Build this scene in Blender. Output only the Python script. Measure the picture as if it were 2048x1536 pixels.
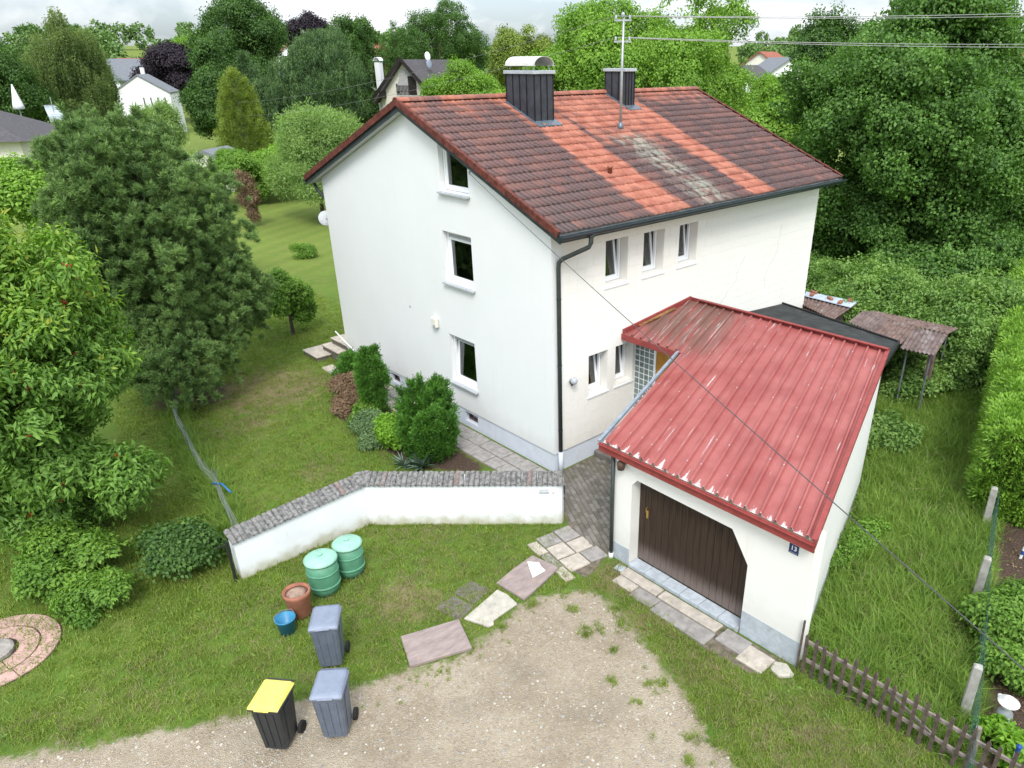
import bpy, bmesh, math, random
import numpy as np
from mathutils import Vector, Matrix
from mathutils.geometry import tessellate_polygon
random.seed(7); RNG = np.random.default_rng(11)
S = bpy.context.scene
for o in list(bpy.data.objects): bpy.data.objects.remove(o)
COL = S.collection
rad = math.radians

# ---------------------------------------------------------------- camera
cam = bpy.data.cameras.new('Camera'); co = bpy.data.objects.new('Camera', cam); COL.objects.link(co)
yaw, pit, rol = rad(46.295), rad(26.319), rad(-0.166)
fw = Vector((math.cos(yaw)*math.cos(pit), math.sin(yaw)*math.cos(pit), -math.sin(pit)))
rt = Vector((math.sin(yaw), -math.cos(yaw), 0)); up = rt.cross(fw)
rt, up = math.cos(rol)*rt + math.sin(rol)*up, -math.sin(rol)*rt + math.cos(rol)*up
M = Matrix((rt, up, -fw)).transposed().to_4x4(); M.translation = Vector((-10.54, -11.762, 9.275))
co.matrix_world = M
cam.sensor_width = 36; cam.lens = 1453.67*36/2048
cam.shift_x = -126.05/2048; cam.shift_y = 75.26/2048
cam.clip_start = 0.1; cam.clip_end = 2000
S.camera = co
# ---------------------------------------------------------------- sky, sun, exposure
SUN_EL, SUN_AZ = 50, 230          # azimuth of the sun, degrees from +X towards +Y
W = bpy.data.worlds.new('World'); S.world = W; W.use_nodes = True
nt = W.node_tree; nt.nodes.clear()
def N(t, tree, **k):
    n = tree.nodes.new(t)
    for a, b in k.items():
        if a.startswith('i_'):
            key = a[2:]; key = int(key) if key.isdigit() else key.replace('_', ' ')
            n.inputs[key].default_value = b
        else: setattr(n, a, b)
    return n
sky = N('ShaderNodeTexSky', nt, sky_type='NISHITA', sun_disc=False, sun_elevation=rad(SUN_EL), sun_rotation=rad(90-SUN_AZ), air_density=1.0, dust_density=2.0)
hs = N('ShaderNodeHueSaturation', nt, i_Saturation=0.45, i_Value=0.085)
nt.links.new(sky.outputs[0], hs.inputs['Color'])
tc = N('ShaderNodeTexCoord', nt); mp = N('ShaderNodeMapping', nt); mp.inputs['Scale'].default_value = (1.1, 1.1, 4.2)
nt.links.new(tc.outputs['Generated'], mp.inputs['Vector'])
nz = N('ShaderNodeTexNoise', nt, i_Scale=2.3, i_Detail=8.0, i_Roughness=0.58, i_Distortion=0.5)
nt.links.new(mp.outputs[0], nz.inputs['Vector'])
cr = N('ShaderNodeValToRGB', nt); cr.color_ramp.elements[0].position = 0.43; cr.color_ramp.elements[1].position = 0.58
nt.links.new(nz.outputs[0], cr.inputs[0])
nz2 = N('ShaderNodeTexNoise', nt, i_Scale=3.7, i_Detail=6.0, i_Roughness=0.6)
nt.links.new(mp.outputs[0], nz2.inputs['Vector'])
cc = N('ShaderNodeValToRGB', nt)
cc.color_ramp.elements[0].position = 0.35; cc.color_ramp.elements[0].color = (0.53, 0.565, 0.59, 1)
cc.color_ramp.elements[1].position = 0.62; cc.color_ramp.elements[1].color = (0.66, 0.67, 0.68, 1)
nt.links.new(nz2.outputs[0], cc.inputs[0])
mx = N('ShaderNodeMix', nt, data_type='RGBA')
cf = N('ShaderNodeMath', nt, operation='MULTIPLY_ADD', i_1=0.85, i_2=0.15); nt.links.new(cr.outputs[0], cf.inputs[0])
nt.links.new(cf.outputs[0], mx.inputs['Factor']); tn_ = N('ShaderNodeMix', nt, data_type='RGBA', blend_type='MULTIPLY'); tn_.inputs['Factor'].default_value = 1.0; tn_.inputs['B'].default_value = (0.88, 1.0, 1.10, 1)
nt.links.new(hs.outputs[0], tn_.inputs['A']); nt.links.new(tn_.outputs['Result'], mx.inputs['A']); nt.links.new(cc.outputs[0], mx.inputs['B'])
# an overcast sky is brighter overhead than at the horizon (CIE overcast)
sz = N('ShaderNodeSeparateXYZ', nt); nt.links.new(tc.outputs['Generated'], sz.inputs[0])
zc = N('ShaderNodeMath', nt, operation='MAXIMUM', i_1=0.0); nt.links.new(sz.outputs[2], zc.inputs[0])
zg = N('ShaderNodeMath', nt, operation='MULTIPLY_ADD', i_1=1.3, i_2=1.0); nt.links.new(zc.outputs[0], zg.inputs[0])
bg = N('ShaderNodeBackground', nt); nt.links.new(zg.outputs[0], bg.inputs['Strength'])
bg_ = bg
wo = N('ShaderNodeOutputWorld', nt)
nt.links.new(mx.outputs['Result'], bg.inputs[0]); nt.links.new(bg.outputs[0], wo.inputs[0])
sl = bpy.data.lights.new('Sun', 'SUN'); so = bpy.data.objects.new('Sun', sl); COL.objects.link(so)
sl.energy = 1.5; sl.angle = rad(18); sl.color = (1.0, 0.96, 0.9)
sd = Vector((math.cos(rad(SUN_EL))*math.cos(rad(SUN_AZ)), math.cos(rad(SUN_EL))*math.sin(rad(SUN_AZ)), math.sin(rad(SUN_EL))))
so.rotation_euler = sd.to_track_quat('Z', 'Y').to_euler()
vs = S.view_settings; vs.view_transform = 'Standard'; vs.look = 'None'; vs.exposure = 0.90; vs.gamma = 1.0; vs.use_curve_mapping = False
S.render.engine = 'CYCLES'; S.cycles.max_bounces = 4; S.cycles.diffuse_bounces = 2; S.cycles.glossy_bounces = 2; S.cycles.transmission_bounces = 3; S.cycles.transparent_max_bounces = 8
S.render.resolution_x = 1024; S.render.resolution_y = 768

# ---------------------------------------------------------------- materials
MATS = {}
class NB:
    """small wrapper round a material node tree"""
    def __init__(s, name):
        s.m = bpy.data.materials.new(name); s.m.use_nodes = True; s.t = s.m.node_tree
        s.b = s.t.nodes['Principled BSDF']; s.o = s.t.nodes['Material Output']; MATS[name] = s.m
    def n(s, t, **k): return N(t, s.t, **k)
    def l(s, a, b): s.t.links.new(a, b)
    def pos(s, scale=(1,1,1), rot=(0,0,0), obj=False):
        g = s.n('ShaderNodeTexCoord') if obj else s.n('ShaderNodeNewGeometry')
        m = s.n('ShaderNodeMapping'); m.inputs['Scale'].default_value = scale; m.inputs['Rotation'].default_value = rot
        s.l(g.outputs['Object' if obj else 'Position'], m.inputs['Vector']); return m.outputs[0]
    def noise(s, vec, scale, detail=4, rough=0.55, lo=None, hi=None):
        n = s.n('ShaderNodeTexNoise', i_Scale=scale, i_Detail=detail, i_Roughness=rough); s.l(vec, n.inputs['Vector'])
        return n.outputs[0] if lo is None else s.ramp(n.outputs[0], lo, hi)
    def ramp(s, v, lo, hi):
        r = s.n('ShaderNodeMapRange', interpolation_type='SMOOTHSTEP'); s.l(v, r.inputs[0])
        r.inputs[1].default_value = lo; r.inputs[2].default_value = hi; return r.outputs[0]
    def math(s, op, a, b=None, c=None):
        n = s.n('ShaderNodeMath', operation=op)
        for i, v in enumerate((a, b, c)):
            if v is None: continue
            if isinstance(v, (int, float)): n.inputs[i].default_value = v
            else: s.l(v, n.inputs[i])
        return n.outputs[0]
    def mix(s, f, a, b, blend='MIX'):
        n = s.n('ShaderNodeMix', data_type='RGBA', blend_type=blend)
        for k, v in (('Factor', f), ('A', a), ('B', b)):
            if isinstance(v, (int, float)): n.inputs[k].default_value = v
            elif isinstance(v, (tuple, list)): n.inputs[k].default_value = (*v[:3], 1)
            else: s.l(v, n.inputs[k])
        return n.outputs['Result']
    def xyz(s, vec=None):
        n = s.n('ShaderNodeSeparateXYZ'); s.l(vec if vec is not None else s.n('ShaderNodeNewGeometry').outputs['Position'], n.inputs[0]); return n.outputs
    def attr(s, name):
        return s.n('ShaderNodeAttribute', attribute_name=name).outputs
    def bump(s, h, strength, dist=0.01):
        n = s.n('ShaderNodeBump', i_Strength=strength, i_Distance=dist); s.l(h, n.inputs['Height']); s.l(n.outputs[0], s.b.inputs['Normal'])
    def col(s, c):
        if isinstance(c, (tuple, list)): s.b.inputs['Base Color'].default_value = (*c[:3], 1)
        else: s.l(c, s.b.inputs['Base Color'])
    def set(s, rough=0.8, metal=0, spec=0.3):
        s.b.inputs['Roughness'].default_value = rough; s.b.inputs['Metallic'].default_value = metal; s.b.inputs['Specular IOR Level'].default_value = spec

def simple(name, c, rough=0.7, var=0.15, scale=6, bump=0.0, bscale=40, metal=0, spec=0.3, dirt=None, dscale=2.0):
    b = NB(name); p = b.pos()
    n = b.noise(p, scale, 5, 0.6)
    d = tuple(x*(1-var) for x in c); e = tuple(min(1, x*(1+var)) for x in c)
    k = b.mix(b.ramp(n, 0.3, 0.7), d, e)
    if dirt: k = b.mix(b.math('MULTIPLY', b.noise(p, dscale, 6, 0.65, 0.52, 0.75), dirt[3]), k, dirt[:3])
    b.col(k); b.set(rough, metal, spec)
    if bump: b.bump(b.noise(p, bscale, 4, 0.6), bump)
    return b.m

def render_wall(name, c, warm):
    b = NB(name); p = b.pos(); z = b.xyz()[2]
    k = b.mix(b.noise(p, 0.8, 5, 0.6, 0.3, 0.7), tuple(x*.975 for x in c), c)
    k = b.mix(b.math('MULTIPLY', b.noise(b.pos((5, 5, 0.28)), 1.0, 6, 0.7, 0.55, 0.85), 0.28), k, tuple(x*.80 for x in warm))
    k = b.mix(b.math('MULTIPLY', b.noise(p, 2.4, 7, 0.75, 0.60, 0.80), 0.20), k, tuple(x*.82 for x in warm))
    k = b.mix(b.math('MULTIPLY', b.ramp(b.math('ADD', z, b.math('MULTIPLY', b.noise(p, 2.5, 5), -0.7)), 0.75, 0.10), 0.30), k, tuple(x*.68 for x in warm))
    b.col(k); b.set(0.9); b.bump(b.noise(p, 120, 5, 0.7), 0.35); return b
render_wall('plaster_gable', (0.78, 0.79, 0.795), (0.74, 0.73, 0.69))
render_wall('plaster_long', (0.83, 0.805, 0.755), (0.74, 0.69, 0.60))
simple('joint', (0.66, 0.64, 0.59), 0.9)
simple('plinth', (0.60, 0.64, 0.72), 0.85, 0.06, 2, 0.2, 60, dirt=(0.42, 0.42, 0.40, 0.4), dscale=2)
render_wall('plaster_garage', (0.80, 0.79, 0.755), (0.70, 0.67, 0.60))
simple('pvc', (0.82, 0.83, 0.85), 0.35, 0.02, 3, spec=0.5)
simple('sill', (0.42, 0.44, 0.46), 0.5, 0.08, 8)
simple('interior', (0.20, 0.19, 0.17), 0.9, 0.4, 2)
simple('curtain', (0.6, 0.6, 0.58), 0.9)
simple('gutter', (0.022, 0.035, 0.042), 0.35, 0.2, 6, spec=0.5)
simple('downpipe', (0.035, 0.045, 0.042), 0.4, 0.15, 6, spec=0.5)
simple('verge_red', (0.115, 0.032, 0.022), 0.8, 0.45, 7, 0.2, 40, dirt=(0.10, 0.05, 0.04, 0.6), dscale=4)
simple('barge', (0.045, 0.06, 0.065), 0.6, 0.2, 5)
simple('soffit', (0.62, 0.63, 0.63), 0.8, 0.05)
simple('slate_clad', (0.042, 0.044, 0.055), 0.5, 0.25, 5, spec=0.4)
simple('seam', (0.012, 0.012, 0.016), 0.5)
simple('cap_grey', (0.42, 0.45, 0.49), 0.5, 0.1, 6)
simple('cowl_metal', (0.62, 0.60, 0.56), 0.45, 0.1, 4, metal=0.35)
simple('flashing', (0.14, 0.18, 0.22), 0.4, 0.2, 6, metal=0.4)
simple('mast_metal', (0.40, 0.42, 0.43), 0.45, 0.12, 9, metal=0.5)
simple('wire', (0.20, 0.20, 0.20), 0.5)
simple('cable_black', (0.075, 0.075, 0.08), 0.6)
simple('wire_light', (0.36, 0.36, 0.36), 0.5)
simple('fascia_red', (0.26, 0.05, 0.045), 0.5, 0.15, 5, dirt=(0.12, 0.05, 0.04, 0.5), dscale=3)
simple('gutter_zinc', (0.30, 0.35, 0.41), 0.5, 0.15, 5, metal=0.3, dirt=(0.16, 0.15, 0.14, 0.5), dscale=4)
simple('lamp_brown', (0.10, 0.06, 0.045), 0.5)
simple('sign_blue', (0.012, 0.03, 0.12), 0.3, spec=0.5)
simple('sign_white', (0.8, 0.82, 0.85), 0.4)
simple('brass', (0.5, 0.33, 0.09), 0.35, metal=0.8)
simple('ochre_board', (0.24, 0.13, 0.05), 0.8, 0.4, 6)
simple('ochre_door', (0.42, 0.19, 0.018), 0.45, 0.2, 3)
simple('concrete_old', (0.36, 0.33, 0.30), 0.9, 0.2, 5, 0.4, 60, dirt=(0.20, 0.18, 0.15, 0.5), dscale=4)
simple('post_concrete', (0.34, 0.33, 0.30), 0.9, 0.2, 6, 0.5, 50, dirt=(0.16, 0.16, 0.12, 0.6), dscale=5)
simple('slab_beige', (0.46, 0.41, 0.35), 0.9, 0.16, 7, 0.4, 70, dirt=(0.25, 0.22, 0.18, 0.5), dscale=5)
simple('slab_grey', (0.30, 0.28, 0.265), 0.9, 0.18, 7, 0.4, 70, dirt=(0.17, 0.155, 0.13, 0.6), dscale=4)
simple('slab_pale', (0.45, 0.42, 0.36), 0.9, 0.12, 6, 0.3, 70, dirt=(0.27, 0.24, 0.20, 0.6), dscale=4)
simple('slab_dark', (0.15, 0.135, 0.12), 0.9, 0.2, 7, 0.4, 70, dirt=(0.10, 0.10, 0.06, 0.6), dscale=4)
simple('slab_blue', (0.42, 0.46, 0.50), 0.8, 0.14, 6, 0.3, 60, dirt=(0.26, 0.26, 0.25, 0.5), dscale=5)
simple('white_stone', (0.80, 0.79, 0.77), 0.6, 0.05)
simple('pink_stone', (0.48, 0.31, 0.27), 0.85, 0.15, 6, 0.3, 60)
simple('wood_weathered', (0.10, 0.075, 0.062), 0.9, 0.35, 9, 0.4, 60)
simple('wood_rail', (0.24, 0.20, 0.175), 0.9, 0.25, 9, 0.4, 60)
simple('bark', (0.085, 0.065, 0.05), 0.95, 0.35, 6, 0.8, 25)
simple('bark_birch', (0.55, 0.53, 0.50), 0.9, 0.3, 5)
simple('bitumen', (0.035, 0.038, 0.038), 0.85, 0.3, 3, 0.2, 60, dirt=(0.075, 0.075, 0.07, 0.5), dscale=2)
simple('steel_post', (0.22, 0.24, 0.26), 0.5, 0.15, metal=0.5)
simple('rust', (0.15, 0.10, 0.085), 0.85, 0.35, 5, 0.3, 40, dirt=(0.26, 0.24, 0.23, 0.8), dscale=3)
simple('sheet_rust', (0.15, 0.11, 0.10), 0.85, 0.35, 4, 0.3, 40, dirt=(0.29, 0.27, 0.265, 0.8), dscale=2.2)
simple('tarp', (0.45, 0.52, 0.62), 0.4, 0.15)
simple('bin_black', (0.03, 0.033, 0.035), 0.45, 0.1, spec=0.4)
simple('bin_grey', (0.11, 0.13, 0.17), 0.45, 0.1, spec=0.4)
simple('lid_yellow', (0.68, 0.60, 0.13), 0.45, 0.06, spec=0.4)
simple('lid_grey', (0.20, 0.23, 0.30), 0.45, 0.08, spec=0.4)
simple('barrel_green', (0.09, 0.26, 0.16), 0.5, 0.12, spec=0.4)
simple('barrel_lid', (0.28, 0.52, 0.40), 0.5, 0.1, spec=0.4)
simple('terracotta', (0.30, 0.12, 0.075), 0.8, 0.2)
simple('pot_soil', (0.32, 0.22, 0.17), 0.95, 0.3, 12)
simple('bucket_blue', (0.03, 0.20, 0.36), 0.4, 0.1, spec=0.4)
simple('rubber', (0.02, 0.02, 0.02), 0.8)
simple('stripe_blue', (0.02, 0.07, 0.28), 0.5); simple('stripe_white', (0.75, 0.77, 0.8), 0.5)
simple('figure_grey', (0.25, 0.27, 0.29), 0.6, 0.15); simple('figure_white', (0.82, 0.81, 0.78), 0.5, 0.04)
simple('mesh_green', (0.05, 0.12, 0.11), 0.5); simple('mesh_grey', (0.30, 0.32, 0.33), 0.5)
simple('hose_blue', (0.03, 0.16, 0.42), 0.5)
simple('cherry_red', (0.30, 0.018, 0.015), 0.3, spec=0.5)
simple('far_white', (0.78, 0.79, 0.80), 0.9, 0.03); simple('far_cream', (0.72, 0.69, 0.60), 0.9, 0.04)
simple('far_greyroof', (0.17, 0.18, 0.20), 0.7, 0.1, 3); simple('far_darkroof', (0.085, 0.078, 0.085), 0.85, 0.2, 4)
simple('far_redroof', (0.30, 0.10, 0.065), 0.85, 0.2, 3); simple('dark_timber', (0.025, 0.02, 0.018), 0.7, 0.3)
simple('far_greywall', (0.4, 0.4, 0.4), 0.9); simple('banner', (0.62, 0.70, 0.80), 0.8, 0.1, 9)
simple('glassblock', (0.16, 0.21, 0.19), 0.12, 0.35, 9, 0.6, 30, spec=0.6)
simple('satdish', (0.55, 0.57, 0.60), 0.5)
simple('dirt', (0.15, 0.125, 0.095), 0.95, 0.4, 9, 0.6, 30, dirt=(0.07, 0.085, 0.03, 0.6), dscale=4)
simple('bark_mulch', (0.07, 0.045, 0.035), 0.95, 0.5, 20, 0.8, 30)

b = NB('glass'); t = b.n('ShaderNodeBsdfTransparent'); t.inputs[0].default_value = (0.62, 0.66, 0.64, 1)
gl = b.n('ShaderNodeBsdfGlossy', i_Roughness=0.02); gl.inputs[0].default_value = (0.9, 0.93, 0.95, 1)
fr0 = b.n('ShaderNodeFresnel', i_IOR=2.1); m = b.n('ShaderNodeMixShader'); b.l(fr0.outputs[0], m.inputs[0]); b.l(t.outputs[0], m.inputs[1]); b.l(gl.outputs[0], m.inputs[2]); b.l(m.outputs[0], b.o.inputs[0])

# white render of the garden wall: grimy, algae at the foot
b = NB('plaster_wall'); p = b.pos(); z = b.xyz()[2]
k = b.mix(b.noise(p, 1.7, 5, 0.6, 0.35, 0.7), (0.80, 0.82, 0.85), (0.74, 0.76, 0.78))
foot = b.math('MULTIPLY', b.ramp(b.math('ADD', z, b.math('MULTIPLY', b.noise(p, 3.5, 5), -0.5)), 0.10, -0.24), 0.85)
k = b.mix(foot, k, (0.42, 0.40, 0.28))
k = b.mix(b.math('MULTIPLY', b.noise(b.pos((6, 6, 1.2)), 1.5, 6, 0.7, 0.58, 0.8), 0.35), k, (0.50, 0.49, 0.46))
b.col(k); b.set(0.9); b.bump(b.noise(p, 55, 4), 0.3)

# old clay roof tiles: clean orange bands below the chimneys, dark lichen elsewhere
b = NB('roof_tile'); X, Y, Z = b.xyz()[:3]; p = b.pos()
nb = b.noise(b.pos((3.3, 0.6, 1.0)), 1.0, 5, 0.6)
xj = b.math('MULTIPLY_ADD', b.math('SUBTRACT', nb, 0.5), 0.6, X)
def band(b, x, lo, hi, w=0.13):
    return b.math('MULTIPLY', b.ramp(x, lo-w, lo+w), b.ramp(x, hi+w, hi-w))
clean = b.math('MAXIMUM', band(b, xj, 2.72, 4.05), band(b, xj, 6.82, 7.82))
clean = b.math('MAXIMUM', clean, b.math('MULTIPLY', band(b, xj, 4.3, 6.9), b.math('MULTIPLY', b.ramp(Y, 1.6, 3.8), 0.8)))
top = b.math('MULTIPLY', b.ramp(b.math('ADD', Y, b.math('MULTIPLY', b.math('SUBTRACT', nb, 0.5), 3.0)), 4.2, 5.7), 0.75)
clean = b.math('MAXIMUM', clean, top)
tn = b.noise(b.pos((3.35, 2.9, 0.1)), 1.0, 2, 0.5)          # tile sized variation
fine = b.noise(p, 16, 5, 0.65)
tix = b.math('FLOOR', b.math('DIVIDE', b.math('ADD', X, 0.25), 11.82/39)); tiy = b.math('FLOOR', b.math('DIVIDE', b.math('ADD', Y, 0.55), 5.84/18))
cv = b.n('ShaderNodeCombineXYZ'); b.l(tix, cv.inputs[0]); b.l(tiy, cv.inputs[1])
wn = b.n('ShaderNodeTexWhiteNoise', noise_dimensions='2D'); b.l(cv.outputs[0], wn.inputs['Vector']); per = wn.outputs['Value']
fr_ = b.math('FRACT', b.math('DIVIDE', b.math('ADD', Y, 0.55), 5.84/18))
dirty = b.math('SUBTRACT', 1.0, b.math('MULTIPLY', clean, b.math('MULTIPLY_ADD', tn, 0.5, 0.66)))
dirty = b.math('ADD', dirty, b.math('MULTIPLY', b.math('SUBTRACT', fine, 0.5), 0.55))
dirty = b.math('SUBTRACT', dirty, b.math('MULTIPLY', b.ramp(tn, 0.5, 0.75), 0.12))
dirty = b.math('ADD', dirty, b.math('MULTIPLY', b.math('SUBTRACT', per, 0.5), 0.45))
dirty = b.math('ADD', dirty, b.math('MULTIPLY', b.ramp(fr_, 0.30, 0.0), 0.22))
dirty = b.ramp(dirty, 0.05, 1.15)
orange = b.mix(b.ramp(tn, 0.3, 0.7), (0.32, 0.105, 0.068), (0.42, 0.168, 0.115))
dark = b.mix(b.ramp(fine, 0.35, 0.65), (0.048, 0.037, 0.040), (0.125, 0.075, 0.072))
dark = b.mix(b.math('MULTIPLY', b.ramp(Y, 1.8, -0.8), b.ramp(X, 5.0, -0.3)), dark, (0.062, 0.055, 0.056))
k = b.mix(dirty, orange, dark)
# the tiles' ridges stay redder, the pans hold the lichen
wv = b.n('ShaderNodeMath', operation='SINE'); b.l(b.math('MULTIPLY', b.math('ADD', X, 0.25), 2*math.pi/0.15), wv.inputs[0])
k = b.mix(b.math('MULTIPLY', b.ramp(wv.outputs[0], 0.3, 1.0), b.math('MULTIPLY', dirty, 0.42)), k, (0.235, 0.125, 0.108))
moss = b.math('MULTIPLY', band(b, b.math('ADD', xj, b.math('MULTIPLY', Y, -0.05)), 4.75, 5.85, 0.3), b.ramp(Y, 3.1, 2.6))
moss = b.math('MULTIPLY', moss, b.noise(b.pos((4, 1.5, 1)), 1.6, 6, 0.7, 0.40, 0.62))
k = b.mix(b.math('MULTIPLY', moss, 0.8), k, (0.30, 0.30, 0.25))
b.col(k); b.set(0.75, 0, 0.3); b.bump(b.noise(p, 60, 4), 0.25)

# coping tiles of the garden wall
b = NB('coping_tile'); p = b.pos()
oi = b.n('ShaderNodeObjectInfo')
k = b.mix(b.noise(p, 14, 5, 0.65, 0.3, 0.7), (0.075, 0.073, 0.072), (0.27, 0.26, 0.25))
k = b.mix(b.math('MULTIPLY', b.ramp(oi.outputs['Random'], 0.94, 0.96), 0.4), k, (0.24, 0.14, 0.11))
k = b.mix(b.noise(p, 30, 4, 0.6, 0.62, 0.74), k, (0.42, 0.41, 0.39))
b.col(k); b.set(0.9); b.bump(b.noise(p, 50, 4), 0.4)

# painted red sheet roof, flaking at the low edge and along the ribs.  UV: u across (m), v from the low edge (m)
b = NB('red_sheet'); u = b.n('ShaderNodeUVMap', uv_map='UVMap'); s3 = b.xyz(u.outputs[0]); U, V = s3[0], s3[1]; p = b.pos()
uv = u.outputs[0]
def mapv(b, v, sc):
    m = b.n('ShaderNodeMapping'); m.inputs['Scale'].default_value = sc; b.l(v, m.inputs['Vector']); return m.outputs[0]
red = b.mix(b.noise(p, 1.3, 5, 0.6, 0.3, 0.7), (0.28, 0.066, 0.060), (0.36, 0.110, 0.100))
red = b.mix(b.math('MULTIPLY', b.noise(mapv(b, uv, (9, 0.7, 1)), 1, 5, 0.6, 0.5, 0.8), 0.45), red, (0.42, 0.15, 0.135))
# grime washed down near the house
gr = b.math('MULTIPLY', b.ramp(V, 3.4, 4.8), b.ramp(U, 3.1, 4.5))
gr = b.math('MULTIPLY', gr, b.noise(mapv(b, uv, (4, 0.5, 1)), 1.1, 6, 0.65, 0.30, 0.55))
red = b.mix(b.math('MULTIPLY', gr, 0.88), red, (0.15, 0.085, 0.065))
tri = b.math('ABSOLUTE', b.math('SUBTRACT', b.math('FRACT', b.math('DIVIDE', U, 0.283)), 0.5))   # 0.5 between ribs, 0 on them
pe = b.math('MULTIPLY', b.math('SUBTRACT', b.noise(mapv(b, uv, (3.6, 0.5, 1)), 1, 4, 0.7), 0.455), 2.3)
front = b.ramp(b.math('SUBTRACT', b.math('MULTIPLY', b.ramp(tri, 0.20, 0.5), pe), b.math('ADD', V, b.math('MULTIPLY', b.math('SUBTRACT', b.noise(p, 14, 4, 0.7), 0.5), 0.25))), -0.02, 0.03)
streak = b.math('MULTIPLY', b.noise(mapv(b, uv, (10.6, 0.55, 1)), 1.0, 4, 0.6, 0.63, 0.68), b.noise(mapv(b, uv, (1.2, 0.5, 1)), 1.0, 3, 0.5, 0.44, 0.56))
trough = b.math('MULTIPLY', b.ramp(tri, 0.12, 0.26), b.math('MULTIPLY', b.ramp(tri, 0.36, 0.27), b.noise(mapv(b, uv, (5, 0.9, 1)), 1.0, 5, 0.65, 0.40, 0.70)))
red = b.mix(b.math('MULTIPLY', trough, 0.55), red, (0.15, 0.055, 0.05))
str2 = b.math('MULTIPLY', b.noise(mapv(b, uv, (14, 0.35, 1)), 1.3, 5, 0.65, 0.55, 0.66), b.math('MULTIPLY', b.ramp(V, 3.2, 4.4), b.ramp(U, 2.8, 4.2)))
peel = b.math('MAXIMUM', b.math('MAXIMUM', front, b.math('MULTIPLY', streak, 0.85)), b.math('MULTIPLY', str2, 0.6))
k = b.mix(b.math('MULTIPLY', peel, b.noise(p, 9, 5, 0.7, 0.22, 0.46)), red, b.mix(b.noise(p, 12, 4, 0.6, 0.3, 0.7), (0.45, 0.39, 0.37), (0.60, 0.57, 0.55)))
b.col(k); b.set(0.5, 0, 0.35); b.bump(b.noise(p, 30, 3), 0.05)

# garage door boards
b = NB('door_board'); p = b.pos(); oi = b.n('ShaderNodeObjectInfo'); z = b.xyz()[2]
k = b.mix(b.noise(b.pos((30, 30, 1.5)), 1.0, 5, 0.65, 0.3, 0.7), (0.018, 0.011, 0.008), (0.055, 0.034, 0.024))
k = b.mix(b.math('MULTIPLY', oi.outputs['Random'], 0.4), k, (0.05, 0.032, 0.022))
wear = b.math('MULTIPLY', b.ramp(b.math('ADD', z, b.math('MULTIPLY', b.noise(b.pos((25, 25, 2)), 1, 5), -0.35)), 0.42, 0.0), 0.7)
k = b.mix(wear, k, (0.21, 0.165, 0.145)); b.col(k); b.set(0.6); b.bump(b.noise(b.pos((60, 60, 3)), 1, 4), 0.3)

# red purple natural stone slabs
b = NB('slab_purple'); p = b.pos((1, 1, 1), (0, 0, 0.5))
k = b.mix(b.noise(b.pos((2, 5, 1), (0, 0, 0.6)), 1.6, 7, 0.7, 0.25, 0.75), (0.22, 0.175, 0.165), (0.36, 0.29, 0.27))
k = b.mix(b.noise(p, 4, 5, 0.6, 0.6, 0.8), k, (0.40, 0.27, 0.18)); b.col(k); b.set(0.75); b.bump(b.noise(p, 40, 4), 0.4)

b = NB('cobble'); p = b.pos(); oi = b.n('ShaderNodeObjectInfo')
k = b.mix(oi.outputs['Random'], (0.125, 0.115, 0.10), (0.23, 0.21, 0.185))
k = b.mix(b.math('MULTIPLY', b.noise(p, 1.4, 5, 0.6, 0.45, 0.7), 0.6), k, (0.11, 0.10, 0.065)); b.col(k); b.set(0.9); b.bump(b.noise(p, 60, 4), 0.4)

# ground: lawn, worn straw patches, gravel, soil, from painted masks on the sheet
b = NB('ground'); p = b.pos()
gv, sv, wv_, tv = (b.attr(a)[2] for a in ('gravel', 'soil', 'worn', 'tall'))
n1 = b.noise(p, 0.45, 5, 0.6); n2 = b.noise(p, 3.0, 5, 0.65); n3 = b.noise(p, 22, 4, 0.65)
g = b.mix(b.ramp(n1, 0.3, 0.7), (0.085, 0.165, 0.022), (0.135, 0.235, 0.032))
g = b.mix(b.ramp(n2, 0.35, 0.75), g, (0.17, 0.22, 0.045))
st = b.math('SINE', b.math('MULTIPLY', b.math('ADD', b.xyz()[1], b.math('MULTIPLY', b.xyz()[0], -0.55)), 4.2))
far = b.ramp(b.xyz()[1], 18, 26)
g = b.mix(b.math('MULTIPLY', far, b.math('MULTIPLY_ADD', st, 0.14, 0.42)), g, (0.25, 0.29, 0.065))
g = b.mix(b.math('MULTIPLY', b.noise(p, 1.1, 6, 0.7, 0.48, 0.72), 0.6), g, (0.215, 0.205, 0.065))
g = b.mix(b.math('MULTIPLY', b.noise(p, 1.9, 5, 0.7, 0.56, 0.70), 0.5), g, (0.07, 0.135, 0.03))
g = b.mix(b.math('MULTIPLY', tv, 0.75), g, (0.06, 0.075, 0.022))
g = b.mix(b.ramp(n3, 0.35, 0.75), b.mix(0.4, g, (0.04, 0.065, 0.015)), g)
wr = b.ramp(b.math('ADD', wv_, b.math('MULTIPLY', b.math('SUBTRACT', n2, 0.5), 0.9)), 0.3, 0.75)
g = b.mix(b.math('MULTIPLY', wr, 0.85), g, b.mix(n3, (0.17, 0.125, 0.07), (0.30, 0.24, 0.14)))
so_ = b.ramp(b.math('ADD', sv, b.math('MULTIPLY', b.math('SUBTRACT', n2, 0.5), 0.8)), 0.35, 0.65)
g = b.mix(so_, g, b.mix(b.ramp(n3, 0.3, 0.7), (0.045, 0.03, 0.022), (0.11, 0.075, 0.055)))
vo = b.n('ShaderNodeTexVoronoi', i_Scale=26.0); b.l(p, vo.inputs['Vector'])
vo2 = b.n('ShaderNodeTexVoronoi', i_Scale=55.0); b.l(p, vo2.inputs['Vector'])
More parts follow.
